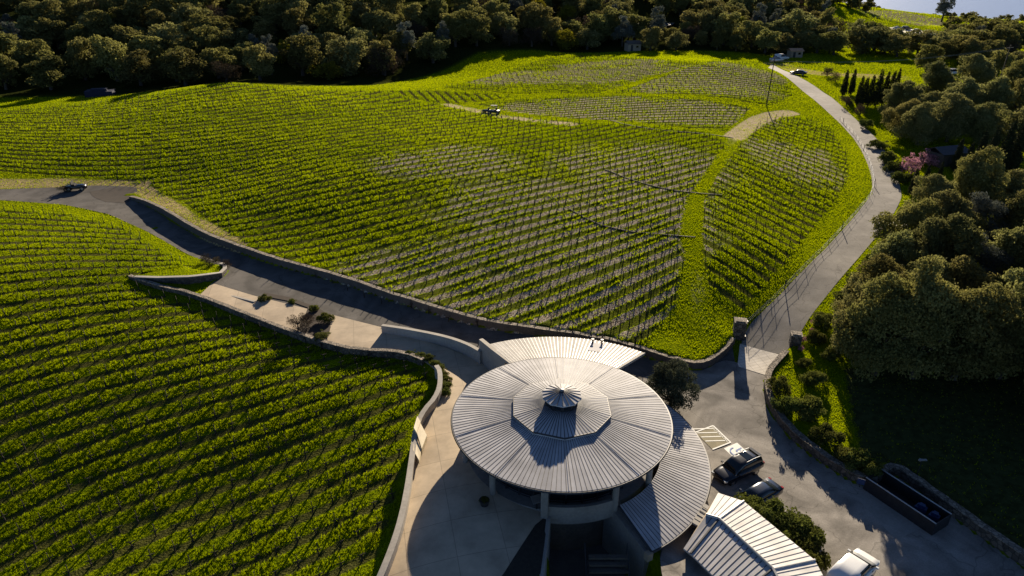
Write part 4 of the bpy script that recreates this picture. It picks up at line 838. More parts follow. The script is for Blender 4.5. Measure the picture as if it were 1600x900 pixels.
# trees right of the driveway
MID = [(1402,188,4.6),(1408,212,4.2),(1445,198,5.2),(1490,190,5.4),(1540,188,5.4),(1592,192,5.6),(1432,226,4.6),(1478,222,5),(1530,226,5),(1600,232,5.4),(1455,166,5),(1515,160,5.2),(1575,162,5.4),(1640,180,5.6)]
for px, py, r in MID:
    tree('oak_near', on(px, py), r, 'broad dark oak in the grove between the driveway bend and the cypress rows', 'oaks of the grove by the driveway bend')
NEAR = [(1335,560,3.3,0),(1365,585,4.2,0),(1425,590,4.6,0),(1490,592,4.8,0),(1560,590,5.0,0),(1630,590,5.2,0),(1340,512,3.2,0),(1362,520,4.2,0),(1420,525,4.5,0),(1485,525,4.7,0),(1550,525,4.8,0),(1615,530,5.0,0),(1372,462,3.2,0),(1398,458,4.2,0),(1450,462,4.5,0),(1510,462,4.2,1),(1572,465,4.6,0),(1625,470,4.8,0),(1412,405,3.8,0),(1462,402,4.4,0),(1522,398,4.3,1),(1580,402,4.6,0),(1450,358,3.6,0),(1500,350,4.2,0),(1556,345,4.4,0),(1606,345,4.6,0),(1690,560,5.4,0),(1680,640,5.6,0),(1700,720,5.6,0)]
for px, py, r, k in NEAR:
    if not k: tree('oak_near', on(px, py), r, 'large dark oak in the thicket above the shaded lawn', 'oaks above the shaded lawn', hz=1.35 if py > 540 else 1.08)
    else: tree('grey_near', on(px, py), r, 'silvery grey-leaved tree standing out among the dark oaks above the lawn' if px < 1520 else 'silvery grey-leaved tree farther up behind the dark oaks, near the right edge', name='grey_tree')
for px, py, r in [(1284,508,1.7),(1318,474,2.0),(1342,444,2.0),(1366,415,2.0),(1388,392,1.8),(1402,376,1.5)]:
    tree('shrub', on(px, py), r, 'green bush on the bank at the driveway edge below the oaks', 'bushes on the driveway bank', 'bush', 'bush')
for px, py, r in [(1215,615,1.7),(1228,645,1.8),(1262,650,2.0),(1270,600,1.5),(1290,690,1.7),(1316,718,1.6),(1336,728,1.5),(1360,738,1.3),(1300,560,1.6),(1256,572,1.1),(1275,535,1.5)]:
    tree('shrub', on(px, py), r, 'leafy shrub on the sunlit bank between the fieldstone wall and the oaks', 'shrubs on the sunlit bank', 'shrub', 'shrub', hz=1.25)
for px, py in [(1273,508),(1268,520),(1256,534),(1252,548)]:
    tree('pink', on(px, py), .55, 'small white-pink flowering plant beside the shorter gate pillar', 'flowering plants by the gate', 'flowering_plant', 'plant')
tree('olive', at(1046, 638, .3), 2.95, 'dense dark olive tree beside the round roof', name='olive_tree', hz=1.02)
for k_, (px, py, r, z) in enumerate([(1168,796,1.9,0),(1198,812,2.3,0),(1230,828,2.4,0),(1252,852,2.3,0),(1262,872,1.8,0)]):
    tree('shrub', at(px, py + 12, z), r, ['dark clipped shrub nearest the sedan in the annex hedge', 'dark shrub second from the sedan in the annex hedge', 'dark shrub in the middle of the annex hedge', 'dark shrub next to last in the annex hedge', 'small dark shrub at the far end of the annex hedge'][k_], 'hedge shrubs along the annex', 'shrub', 'shrub', hz=1.35)
CYP = [(1317,150,6),(1329,148,6),(1340,163,7),(1347,166,7.6),(1356,167,7.8),(1367,166,8),(1378,165,7.4),(1387,163,7.6),(1397,152,6.4)]
for px, py, h in CYP:
    tree('cypress', on(px, py), h, 'slim dark cypress in the row on the lit grass beyond the driveway', 'cypresses beyond the driveway', 'cypress_tree', 'tree')
for px, py, h in [(1490,268,5.5),(1508,268,6),(1523,270,7),(1540,270,8),(1560,272,9),(1577,272,9.5),(1424,305,4.6),(1446,285,3.6),(1466,282,3.4)]:
    tree('cypress', on(px, py), h, 'dark cypress in the garden right of the driveway bend', 'cypresses of the garden', 'cypress_tree', 'tree', hz=1)
tree('pink', on(1424, 272), 2.6, 'pink blossoming tree, the one nearer the driveway', name='blossom_tree')
tree('pink', on(1452, 258), 2.7, 'pink blossoming tree farther from the driveway beside a dark roofed arbour', name='blossom_tree')
for px, py, r in [(1372,232,2.4),(1385,255,2.4),(1398,268,2.3),(1408,285,2.2),(1352,200,2.4)]:
    tree('shrub', on(px, py), r, 'dark bush crowding the outer edge of the driveway bend', 'bushes at the driveway bend', 'bush', 'bush')
for px, py, r in [(1292,120,2.6),(1305,128,2.2),(1322,165,2.4),(1343,180,2.2)]:
    tree('brown', on(px, py), r, 'brownish scrubby tree near the cypress row', 'scrub near the cypresses', 'scrub_tree', 'tree')
# planting bed on the pad
for px, py, r, lab in [(414, 470, .95, 'dark round shrub at the left end of the planting strip on the pad'), (457, 474, .7, 'small green shrub in the middle of the planting strip'), (491, 486, .8, 'rounded blue-green shrub at the kerb of the planting bed'), (509, 502, 1.25, 'large dark green shrub in the planting bed on the pad')]:
    tree('shrub', at(px, py, 2.87), r * 1.05, lab, name='shrub', cat='shrub')
tree('shrub', at(503, 527, 2.87), 1.25, 'low yellow-green shrub at the front of the planting bed', name='shrub', cat='shrub', hz=.7)
tree('brown', at(466, 515, 2.87), 1.6, 'bare twiggy shrub in the planting bed on the pad', name='shrub', cat='shrub')
tree('brown', at(480, 508, 2.87), 1.3, 'second bare twiggy shrub in the planting bed, closer to the dark green one', name='shrub', cat='shrub')
drape('planting_bed', low([(412, 458), (455, 466), (497, 482), (515, 493), (517, 512), (512, 530), (480, 524), (466, 516), (482, 482), (455, 472), (414, 464)]), .11, simple('bed_soil', (.05, .035, .025), .95, nscale=2, namt=.4), step=.8)
# hedge bed along the terrace bend
HB = low([(640, 552), (668, 556), (692, 575), (705, 598), (702, 615), (694, 612), (688, 585), (664, 563)])
for j, (x, y) in enumerate(resample(np.array(low([(642, 556), (670, 563), (690, 580), (698, 600), (696, 616)])), 1.15)):
    tree('shrub', (x, y, TZ), .8, 'low green bush in the strip hugging the bend of the terrace', 'bushes along the terrace bend', 'bush', 'bush', hz=.85)
for px, py in [(355, 418), (338, 412), (322, 410), (328, 416)]:
    tree('brown', on(px, py), .9, 'dry brown scrub in the curl of the wedge wall', 'dry scrub by the wedge wall', 'scrub', 'plant')

# ------------------------------------------------------------------ vines
def vine_geo(seed, low=False):
    rg = np.random.default_rng(seed); m = MB()
    m.box((.0, .06, .62), (.06, .06, 1.3), 0, 0)
    j = lambda s: rg.uniform(-s, s)
    if low:
        m.tube([(0, 0, -.05), (.05, .02, .4), (.02, 0, .75)], [.075, .06, .045], 4, 1, False); return m
    m.tube([(0, 0, -.1), (j(.05), j(.05), .3), (j(.06), j(.04), .6)], [.085, .065, .06], 6, 1)
    for s in (-1, 1):
        m.tube([(0, 0, .58), (s * .18, j(.04), .66 + j(.03)), (s * .34, j(.05), .66 + j(.05))], [.055, .04, .025], 5, 1)
        for q in (.12, .3): m.tube([(s * q, 0, .66), (s * q + j(.06), j(.05), .82 + j(.06))], [.022, .012], 4, 1, False)
    return m
VG = [vine_geo(i) for i in range(4)]; VL = vine_geo(9, True)
vp = []; va = []; vk = []
VSC = {'A': 1.0, 'B': .8, 'C': .85, 'D': .65, 'E': .65, 'G': .65}
for k in 'ABCDEFG':
    P, a, n_ = ROW[k].vines(BLK[k], {'A': 1.6, 'B': 1.5, 'C': 1.5, 'D': 1.5}.get(k, 1.6)); P = P + rng.normal(0, .09, P.shape)
    keep = rng.random(len(P)) > .05; vp.append(P[keep]); va.append(a[keep]); vk += [k] * keep.sum()
vp = np.concatenate(vp); va = np.concatenate(va); vk = np.array(vk); vz = height(vp)
D = np.stack([vp[:, 0], vp[:, 1] * _c - (vz - CAMH) * _s], -1); vis = (np.abs(D[:, 0]) < D[:, 1] * .78) & (vp[:, 1] * _s + (vz - CAMH) * _c > -D[:, 1] * .45)
vp, va, vk, vz = vp[vis], va[vis], vk[vis], vz[vis]
dist = np.sqrt(vp[:, 0] ** 2 + vp[:, 1] ** 2 + (CAMH - vz) ** 2); order = np.argsort(dist); nearv = order[:300]; farv = order[300:]
stake_me = [mesh_np('stake', [v for v, q in zip(g.V, range(len(g.V))) if q < 8], [f for f, q in zip(g.F, g.M) if q == 0], M['wood_post'], link=False) for g in VG]
def sub(g):
    F = [f for f, q in zip(g.F, g.M) if q == 1]; return mesh_np('vine', [g.V[i] for i in range(8, len(g.V))], [[i - 8 for i in f] for f in F], M['vine_bark'], link=False)
vine_me = [sub(g) for g in VG]
for q, i in enumerate(nearv):
    o = bpy.data.objects.new('grapevine', vine_me[q % 4]); COL.objects.link(o); o.location = (vp[i, 0], vp[i, 1], vz[i]); sc = rng.uniform(.85, 1.15); o.scale = (1, 1, sc); o.rotation_euler = (rng.normal(0, .04), rng.normal(0, .04), va[i])
    tag(o, 'dormant grapevine in the near rows left of the terrace', 'grapevine', 'grapevines of the near rows')
    if q % 3 == 1: continue
    c = bpy.data.objects.new('stake', stake_me[q % 4]); COL.objects.link(c); c.parent = o
def merge(geo_list, P, z, a, sc, mats, name):
    Vs = []; Fs = []; Ms = []; b = 0; pick = rng.integers(0, len(geo_list), len(P))
    for gi, g in enumerate(geo_list):
        m = pick == gi; V = np.array(g.V); n = m.sum(); c, s_ = np.cos(a[m])[:, None], np.sin(a[m])[:, None]
        lx = rng.normal(0, .05, n)[:, None]; ly = rng.normal(0, .05, n)[:, None]
        vx, vy, vz_ = V[None, :, 0] + lx * V[None, :, 2], V[None, :, 1] + ly * V[None, :, 2], V[None, :, 2] * sc[m][:, None]
        X = np.stack([P[m][:, 0:1] + vx * c - vy * s_, P[m][:, 1:2] + vx * s_ + vy * c, z[m][:, None] + vz_], -1).reshape(-1, 3)
        off = (np.arange(n) * len(V))[:, None] + b
        for L in (3, 4, 5, 6):
            fi = [f for f in g.F if len(f) == L]
            if fi:
                mi = [q for f, q in zip(g.F, g.M) if len(f) == L]; fa = np.array(fi); Fs += list((off[:, :, None] + fa[None]).reshape(-1, L)) if L != 4 else []
                if L == 4: quad = (off[:, :, None] + fa[None]).reshape(-1, 4); Fs += list(quad)
                Ms.append(np.tile(mi, n))
        Vs.append(X); b += len(X)
    return mesh_np(name, np.concatenate(Vs), Fs, mats, np.concatenate(Ms))
nr_ = dist[farv] < 95
o = merge([VL], vp[farv], vz[farv], va[farv], rng.uniform(.8, 1.1, len(farv)) * np.array([VSC.get(q, .75) for q in vk[farv]]), [M['wood_post'], M['vine_bark']], 'grapevines')
tag(o, 'thousands of dormant staked grapevines in rows over the vineyard blocks', 'grapevines', kind='stuff')

# ------------------------------------------------------------------ grass: tufts on alleys, banks and lawns
def tufts(P, size, nb, rg, lean=.5):
    n = len(P); z = height(P); a = rg.uniform(0, 2 * np.pi, (n, nb)); l = rg.uniform(.2, lean + .5, (n, nb)); h = size[:, None] * rg.uniform(.6, 1.25, (n, nb)); r0 = size[:, None] * .45 * rg.random((n, nb)); w = size[:, None] * rg.uniform(.085, .17, (n, nb))
    bx = P[:, 0:1] + r0 * np.cos(a * 3.1); by = P[:, 1:2] + r0 * np.sin(a * 3.1); ca, sa = np.cos(a), np.sin(a)
    v0 = np.stack([bx - w * sa, by + w * ca, np.broadcast_to(z[:, None] - .04, bx.shape)], -1); v1 = np.stack([bx + w * sa, by - w * ca, np.broadcast_to(z[:, None] - .04, bx.shape)], -1)
    v2 = np.stack([bx + ca * h * l, by + sa * h * l, z[:, None] + h], -1)
    return np.stack([v0, v1, v2], 2).reshape(-1, 3)
rg = np.random.default_rng(77)
def attr_at(arr, P):
    i = np.clip(np.searchsorted(gx, P[:, 0]) - 1, 0, nx - 1); j = np.clip(np.searchsorted(gy, P[:, 1]) - 1, 0, ny - 1); return arr[j, i]
paved = [np.array(yard), np.array(terr), np.array(road2), np.array(low([(1156, 538), (1222, 556), (1199, 588), (1152, 573)])), np.array([(q[0], q[1]) for q in cellar]), np.array([(-3, 20), (-1.5, 41), (4, 46), (9, 38), (17, 45), (30, 45), (30, 20.)])]
def zone(lo, hi, dens):
    n = int((hi[0] - lo[0]) * (hi[1] - lo[1]) * dens); P = rg.uniform(lo, hi, (n, 2)); z = height(P)
    d = P[:, 1] * _c - (z - CAMH) * _s; up = P[:, 1] * _s + (z - CAMH) * _c
    P = P[(np.abs(P[:, 0]) < d * .8) & (up > -d * .46) & (d > 5)]
    ok = np.ones(len(P), bool)
    for q in paved: ok &= ~inside(P, q)
    P = P[ok]; ok = (np.hypot(P[:, 0] - BC[0], P[:, 1] - BC[1]) > 13) | (P[:, 0] < BC[0] - 8)
    P = P[ok]; ok = (attr_at(forest, P) < .4) & ((attr_at(lawn, P) < .5) | (rg.random(len(P)) < .06)); return P[ok]  # tufts thinned out over the shade-painted lawn
allV = []; allT = []; strV = []; strT = []
ctx = []
for lo, hi, dens, sz, nb in [((-75, 18), (75, 62), 42, .18, 8), ((-95, 62), (95, 100), 28, .21, 8), ((-140, 100), (140, 150), 15, .26, 7), ((-190, 150), (200, 215), 8, .32, 6), ((-30, 215), (230, 285), 3.2, .45, 4), ((90, 285), (330, 480), .5, .8, 4)]:
    P = zone(lo, hi, dens); v = attr_at(vin, P); k = np.zeros(len(P))
    s_ = np.zeros(len(P))
    for b in BLK:
        m = inside(P, BLK[b]); s_[m] = ROW[b].s(P[m]) / SP; 
        v[m] = 1.0
    dd_ = np.abs((s_ % 1) - .5) * 2; ba = attr_at(bare, P); pa = attr_at(path, P); dr = attr_at(dry, P)
    thick = vnoise(P[:, 0], P[:, 1], 2.2, 12); nn_ = rg.random(len(P))
    # the soil strip below the vines stays nearly bare; mown straw covers the thin parts
    pr = np.where(v > .5, sstep(dd_ + (thick - .5) * .25, .26, .48), 1.0) * np.where(v > .5, .55 + .6 * thick, 1.0)
    green_ok = nn_ < pr * np.where((v > .5) & (dd_ > .56), 1 - .92 * sstep(ba, .25, .6), 1) * (1 - .8 * np.clip(pa, 0, 1)) * (1 - .6 * dr)
    G = P[green_ok]; th = thick[green_ok]
    allV.append(tufts(G, sz * np.where(attr_at(vin, G) > .5, .6 + .75 * th, .62), nb, rg)); tn = np.clip(.1 + .55 * rg.random(len(G)) + .35 * vnoise(G[:, 0], G[:, 1], 14, 3) + .3 * (attr_at(vin, G) < .5), 0, 1); allT.append(np.repeat(tn, nb * 3))
    sm = (~green_ok) & (rg.random(len(P)) < .9 * np.clip(sstep(ba, .3, .6) * (dd_ > .4) * (v > .5) + .7 * dr + .4 * pa, 0, 1)); S = P[sm]
    strV.append(tufts(S, sz * .38 * np.ones(len(S)), nb, rg, 1.2)); strT.append(np.repeat(rg.random(len(S)), nb * 3))
V = np.concatenate(allV); tag(mesh_np('grass', V, np.arange(len(V)).reshape(-1, 3), M['grass'], attrs={'v': np.concatenate(allT)}), 'bright spring grass in the vineyard alleys, banks and lawns', 'grass', kind='stuff')
V = np.concatenate(strV); tag(mesh_np('straw', V, np.arange(len(V)).reshape(-1, 3), M['straw'], attrs={'v': np.concatenate(strT)}), 'pale mown straw and stones between the thin vineyard rows', 'straw', kind='stuff')

# ------------------------------------------------------------------ vehicles
def loft(name, secs, mats, midx=None, parent=None, smooth=True):
    """secs: list of (x, [(y,z)...]) half profiles bottom->top; mirrored and capped"""
    V = []; F = []; Mi = []; k = len(secs[0][1]); n = 2 * k
    for x, pr in secs: V += [(x, y, z) for y, z in pr] + [(x, -y, z) for y, z in pr[::-1]]
    for i in range(len(secs) - 1):
        for j in range(n):
            F.append([i * n + j, (i + 1) * n + j, (i + 1) * n + (j + 1) % n, i * n + (j + 1) % n])
            jj = j if j < k else n - 2 - j; Mi.append(midx(i, jj) if midx else 0)
    F += [list(range(n)), [(len(secs) - 1) * n + j for j in range(n)][::-1]]; Mi += [0, 0]
    return mesh_np(name, V, F, mats, Mi, parent, smooth)
def wheel(par, x, y, r, w=.22):
    m = MB(); s = 1 if y > 0 else -1
    m.tube([(x, y - s * w, r), (x, y - s * w * .9, r), (x, y - s * .02, r), (x, y, r)], [r * .9, r, r, r * .9], 20); t = m.build('wheel', M['tyre'], par, True)
    m = MB(); m.tube([(x, y - s * .03, r), (x, y + s * .008, r)], [r * .64, r * .6], 16); m.build('rim', M['rim'], t)
def car(kind, paint, loc, head, label, name='parked_car', cat='car', group=None):
    """x forward"""
    t = empty(name, loc, head); tag(t, label, cat, group)
    if kind == 'suv':   # length 4.9
        body = [(-2.42, .62, .95, .80), (-2.3, .42, 1.08, .92), (-1.7, .32, 1.1, .97), (-.4, .3, 1.08, .98), (.9, .3, 1.06, .97), (1.6, .32, 1.02, .95), (2.2, .4, .95, .88), (2.42, .5, .82, .74)]
        cab = [(-2.3, 1.04, 1.1, .84), (-2.05, 1.04, 1.72, .74), (-1.2, 1.04, 1.8, .74), (.1, 1.03, 1.78, .73), (.45, 1.03, 1.7, .72), (1.25, 1.0, 1.06, .84)]; wr, wx = .38, (-1.45, 1.48)
    elif kind == 'sedan':
        body = [(-2.4, .55, .92, .72), (-2.25, .36, 1.0, .86), (-1.5, .28, .98, .92), (-.3, .26, .95, .93), (.9, .26, .93, .92), (1.6, .28, .88, .9), (2.2, .36, .76, .82), (2.42, .46, .64, .66)]
        cab = [(-1.95, .92, .98, .74), (-1.1, .92, 1.36, .62), (-.5, .92, 1.43, .62), (.15, .92, 1.42, .62), (.5, .92, 1.36, .62), (1.3, .9, .93, .76)]; wr, wx = .33, (-1.4, 1.42)
    else:               # van
        body = [(-2.6, .6, 1.2, .86), (-2.5, .4, 1.25, .95), (-1.0, .34, 1.25, .98), (.8, .34, 1.22, .98), (1.5, .36, 1.12, .97), (2.2, .42, 1.02, .9), (2.5, .5, .85, .8)]
        cab = [(-2.58, 1.2, 1.5, .9), (-2.45, 1.2, 2.0, .84), (-1.0, 1.2, 2.08, .84), (.0, 1.2, 2.06, .84), (.35, 1.2, 1.98, .82), (1.72, 1.06, 1.1, .88)]; wr, wx = .36, (-1.6, 1.55)
    def half(z0, z1, w): return [(w * .86, z0), (w, z0 + (z1 - z0) * .3), (w, z0 + (z1 - z0) * .72), (w * .93, z1), (w * .5, z1 + .03)]
    loft('body', [(x, half(a, b_, w)) for x, a, b_, w in body], [paint], None, t)
    def hc(z0, z1, w):
        wb = max(w, .8); return [(wb + .06, z0 - .04), (wb * .5 + w * .5 + .02, z0 + (z1 - z0) * .5), (w + .0, max(z0, z1 - .08)), (w - .1, z1), (w * .5, z1 + .02)]
    nlast = len(cab) - 2
    loft('cabin', [(x, hc(a, b_, w)) for x, a, b_, w in cab], [M['car_glass'], paint], lambda i, j: 1 if (j >= 3 and 0 < i < nlast) or (kind == 'van' and i < 2) else 0, t)
    for x in wx:
        for y in (.93, -.93): wheel(t, x, y * (1.0 if kind != 'sedan' else .97), wr)
    m = MB(); f = body[-1]
    for s in (1, -1):
        m = MB(); m.box((body[-2][0] + .08, s * body[-2][3] * .8, body[-2][2] - .14), (.3, .3, .14), -s * .35); m.build('headlight', M['lamp_clear'], t)
        m = MB(); m.box((body[0][0] + .04, s * body[0][3] * .9, body[0][2] - .04), (.16, .26, .22)); m.build('taillight', M['lamp_red'], t)
        m = MB(); m.box((cab[-1][0] - .35, s * (body[4][3] + .1), cab[-1][2] + .08), (.14, .2, .15)); m.build('mirror', paint, t)
        if kind == 'suv': m = MB(); m.tube([(-1.9, s * .66, 1.79), (-1.1, s * .66, 1.86), (-.2, s * .66, 1.84)], .028, 6); m.build('roof_rail', M['steel'], t)
        m = MB()
        for x0 in (-.25, .75 if kind != 'van' else .9): m.box((x0, s * (body[3][3] + .005), body[3][2] - .13), (.2, .03, .035))
        m.build('door_handle', M['rim'] if kind != 'van' else M['metal_dark'], t)
    if kind == 'suv':
        m = MB(); m.box((-.85, 0, 1.805), (.75, .95, .03)); m.build('sunroof', M['car_glass'], t)
        m = MB(); m.box((-1.98, 0, 1.8), (.3, 1.2, .05)); m.build('rear_spoiler', paint, t)
    m = MB(); m.box((body[-1][0] - .0, 0, .62), (.06, 1.0, .2)); m.build('grille', M['metal_dark'], t)
    return t
def hd(a, b_): d = at(*b_, 0.) - at(*a, 0.); return math.atan2(d[1], d[0])
h1 = hd((1182, 735), (1122, 765))
car('suv', M['car_black'], at(1151, 742, .06), h1, 'black sport utility car with roof rails parked nose-in beside the lower roof')
car('sedan', M['car_navy'], at(1181, 784, .06), h1 + .03, 'dark blue low sedan parked between the black car and the hedge')
car('van', M['car_white'], at(1329, 906, .06), hd((1330, 905), (1350, 884)), 'white van entering at the bottom edge of the car court', 'parked_van', 'van')
# far vehicles: same shapes in other paints
def far_car(kind, paint, px, py, head, lab, name='parked_car', cat='car', grp=None, sc=1.0):
    p = on(px, py); p[2] += .05; c = car(kind, paint, p, head, lab, name, cat, grp); c.scale = (sc,) * 3; return c
far_car('sedan', M['car_black'], 1247, 117, 2.6, 'small dark car on the dry verge where the driveway reaches the wood')
far_car('van', M['car_white'], 1221, 94, .3, 'white van under the trees at the far end of the driveway', 'parked_van', 'van')
far_car('sedan', M['car_white'], 1213, 96, .2, 'white car just left of the white van at the far end of the driveway')
far_car('van', M['car_white'], 1468, 110, 1.2, 'white camper half hidden by trees left of the blue tarpaulin', 'parked_van', 'van')
far_car('suv', M['car_white'], 1490, 117, .4, 'white car beside the blue tarpaulin under the far right trees')
for k_, (px, py) in enumerate([(1402, 46), (1416, 47), (1432, 50), (1450, 54), (1462, 58)]):
    far_car(('sedan', 'suv')[k_ % 2], (M['car_white'], M['car_black'])[k_ % 3 == 1], px, py, .2, ['white car first from the left on the bright far lot', 'dark car second on the bright far lot below the far vineyard', 'white car in the middle of the bright far lot', 'pale car fourth on the bright far lot below the far vineyard', 'dark car last on the right of the bright far lot'][k_], grp='cars on the far lot')
def cart(px, py, head, lab, canopy=True, sc=1.0):
    p = on(px, py); t = empty('utility_cart', p, head); tag(t, lab, 'utility cart'); t.scale = (sc,) * 3
    loft('body', [(-1.4, [(.5, .4), (.62, .6), (.62, .8), (.5, .9)]), (-.2, [(.55, .35), (.68, .55), (.68, .75), (.55, .82)]), (.6, [(.55, .35), (.66, .55), (.66, .8), (.5, .9)]), (1.4, [(.4, .4), (.52, .55), (.52, .7), (.4, .78)])], [M['car_black']], None, t)
    for x in (-.95, .95):
        for y in (.72, -.72): wheel(t, x, y, .34)
    if canopy:
        for x in (-.6, .6):
            for y in (.52, -.52): m = MB(); m.tube([(x, y, .8), (x * .85, y, 1.9)], .04, 6); m.build('roll_bar', M['metal_dark'], t)
        m = MB(); m.prism([(-.75, -.6), (.75, -.6), (.75, .6), (-.75, .6)], 1.9, 1.97); m.build('canopy', M['tyre'], t)
    m = MB(); m.box((-.3, 0, .95), (.5, 1.0, .2)); m.box((-.55, 0, 1.2), (.14, 1.0, .5)); m.build('seat', M['tyre'], t)
    return t
cart(772, 178, 2.9, 'dark utility cart with canopy on the pale track between the vineyard blocks')
cart(761, 176, 2.7, 'low dark utility trailer just left of the canopied cart on the pale track', False, .8)
cart(121, 297, .2, 'dark low utility vehicle pulled up on the dry verge of the left road', False, 1.15)
tree('brown', on(101, 300), 1.5, 'dark heap of pruned vine brush beside the utility vehicle on the verge', name='brush_heap', cat='brush heap', hz=.6)

# ------------------------------------------------------------------ painted markings
def ptc(px, py): return at(px, py, .0)
def mark(name, mat, segs, label=None, kind=None, parent=None, z=.115):
    m = MB()
    for a, b_, w in segs:
        a, b_ = np.array(a[:2]), np.array(b_[:2]); d = (b_ - a) / np.linalg.norm(b_ - a); n = np.array([-d[1], d[0]]) * w / 2
        q = [a - n, b_ - n, b_ + n, a + n]; m.add([(x, y, float(tps(np.array([x, y]))) + z) for x, y in q], [[0, 1, 2, 3]])
    return m.build(name, mat, parent)
a_, b_, c_ = at(1114, 666.5, .05), at(1141.5, 692, .05), at(1086, 678, .05); d_ = c_ + (b_ - a_)
sg = [(a_, b_, .14), (a_, c_, .14), (b_, d_, .14)]
for f in (.12, .36, .6, .84):
    p0 = a_ + (b_ - a_) * f; p1 = p0 + (c_ - a_) * .95 + (b_ - a_) * (-.3); p1 = p0 + (p1 - p0) * 1.0; sg.append((p0 + (c_ - a_) * .12, p1, .12))
mk = mark('access_bay_marking', M['white_paint'], sg); tag(mk, kind='structure')
bay = mesh_np('bay_fill', [(*p[:2], float(tps(p[:2])) + .095) for p in (a_, c_, d_, b_)], [[0, 1, 2, 3]], simple('worn_tan_paint', (.22, .19, .11), .85, nscale=1.2, namt=.3), parent=mk)
def text(body, p, ang, size, mat, name, parent=None):
    cu = bpy.data.curves.new(name, 'FONT'); cu.body = body; cu.size = size; cu.align_x = 'CENTER'; cu.align_y = 'CENTER'; cu.extrude = .001
    o = bpy.data.objects.new('tmp', cu); dg = bpy.context.evaluated_depsgraph_get(); COL.objects.link(o); dg.update(); me = bpy.data.meshes.new_from_object(o.evaluated_get(dg)); bpy.data.objects.remove(o)
    me.materials.clear(); me.materials.append(mat); o = bpy.data.objects.new(name, me); COL.objects.link(o); o.location = p; o.rotation_euler = (0, 0, ang); o.parent = parent; return o
pm = a_ * .5 + b_ * .5 + (c_ - a_) * .09; ang = math.atan2(*(b_ - a_)[:2][::-1]); text('NO PARKING', (pm[0], pm[1], float(tps(pm[:2])) + .125), ang, .42, M['white_paint'], 'lettering', mk)
# wheelchair badge
cb = at(1150.5, 705.5, .05); sq = 1.15; dx = (b_ - a_) / np.linalg.norm(b_ - a_); dy = (a_ - c_) / np.linalg.norm(a_ - c_)
bd = mesh_np('accessible_badge', [(*(cb + dx * x + dy * y)[:2], float(tps(cb[:2])) + .1) for x, y in ((-sq * .75, -sq * .75), (sq * .75, -sq * .75), (sq * .75, sq * .75), (-sq * .75, sq * .75))], [[0, 1, 2, 3]], M['white_paint']); tag(bd, kind='structure')
bp_ = []
for i in range(12):
    t0, t1 = R(-200 + i * 20), R(-180 + i * 20); bp_.append((cb + (dx * math.cos(t0) + dy * math.sin(t0)) * .5 - dy * .15, cb + (dx * math.cos(t1) + dy * math.sin(t1)) * .5 - dy * .15, .12))
bp_ += [(cb + dy * .75 - dx * .1, cb + dy * .0 - dx * .05, .16), (cb - dx * .05, cb + dx * .42, .14), (cb + dx * .42, cb + dx * .55 - dy * .45, .14), (cb + dy * .42 - dx * .08, cb + dy * .42 + dx * .35, .12)]
mark('wheelchair_symbol', M['blue_paint'], bp_, parent=bd, z=.12)
# ------------------------------------------------------------------ driveway fence, power pole, field fence
fl = low([(1167, 509), (1207, 472), (1271, 406), (1331, 342), (1366, 300), (1363, 268), (1343, 222), (1312, 188)]); fl = smooth_line(np.array(fl), 3.2, 1)
t = empty('wire_fence', (*fl[0], 0)); t.location.z = float(height(fl[0])); tag(t, 'low post and wire fence between the vineyard bank and the driveway', 'fence'); o0 = np.array(t.location)
for i, p in enumerate(fl):
    z = float(height(p)) - o0[2]; m = MB(); hh = 1.3 if i % 7 == 3 else .85; m.tube([(p[0] - o0[0], p[1] - o0[1], z - .3), (p[0] - o0[0], p[1] - o0[1], z + hh)], .03 if i % 7 != 3 else .06, 6); m.build('post', M['wood_post'], t)
for hh in (.25, .5, .78):
    m = MB(); m.tube([(p[0] - o0[0], p[1] - o0[1], float(height(p)) - o0[2] + hh) for p in fl], .012, 4); m.build('wire', M['steel'], t)
pp = on(1197.5, 165); t = empty('power_pole', pp); tag(t, 'tall dark wooden power pole at the edge of the farthest vineyard block', 'power pole')
m = MB(); m.tube([(0, 0, -.5), (.15, 0, 11.0)], [.15, .1], 8); m.build('pole', M['wood_post'], t); m = MB(); m.box((.15, 0, 10.4), (2.4, .14, .16), .3); m.build('crossarm', M['wood_post'], t)
p2 = on(1560, 133); q = empty('power_pole', p2); tag(q, 'second power pole half hidden by trees at the right', 'power pole')
m = MB(); m.tube([(0, 0, -.5), (.1, 0, 10.5)], [.2, .13], 8); m.build('pole', M['wood_post'], q); m = MB(); m.box((.1, 0, 9.9), (2.4, .14, .16), .3); m.build('crossarm', M['wood_post'], q)
for k_, off in enumerate((-1.0, 1.0)):
    A0 = Vector((pp[0] + off, pp[1], pp[2] + 10.5)); B0 = Vector((p2[0] + off, p2[1], p2[2] + 10.0)); m = MB()
    m.tube([A0.lerp(B0, i / 16) - Vector((0, 0, 1.6 * 4 * (i / 16) * (1 - i / 16))) for i in range(17)], .022, 4); tag(m.build('overhead_cable', M['steel']), ['nearer overhead cable running from the tall pole to the right', 'farther overhead cable running from the tall pole to the right'][k_], 'cable')
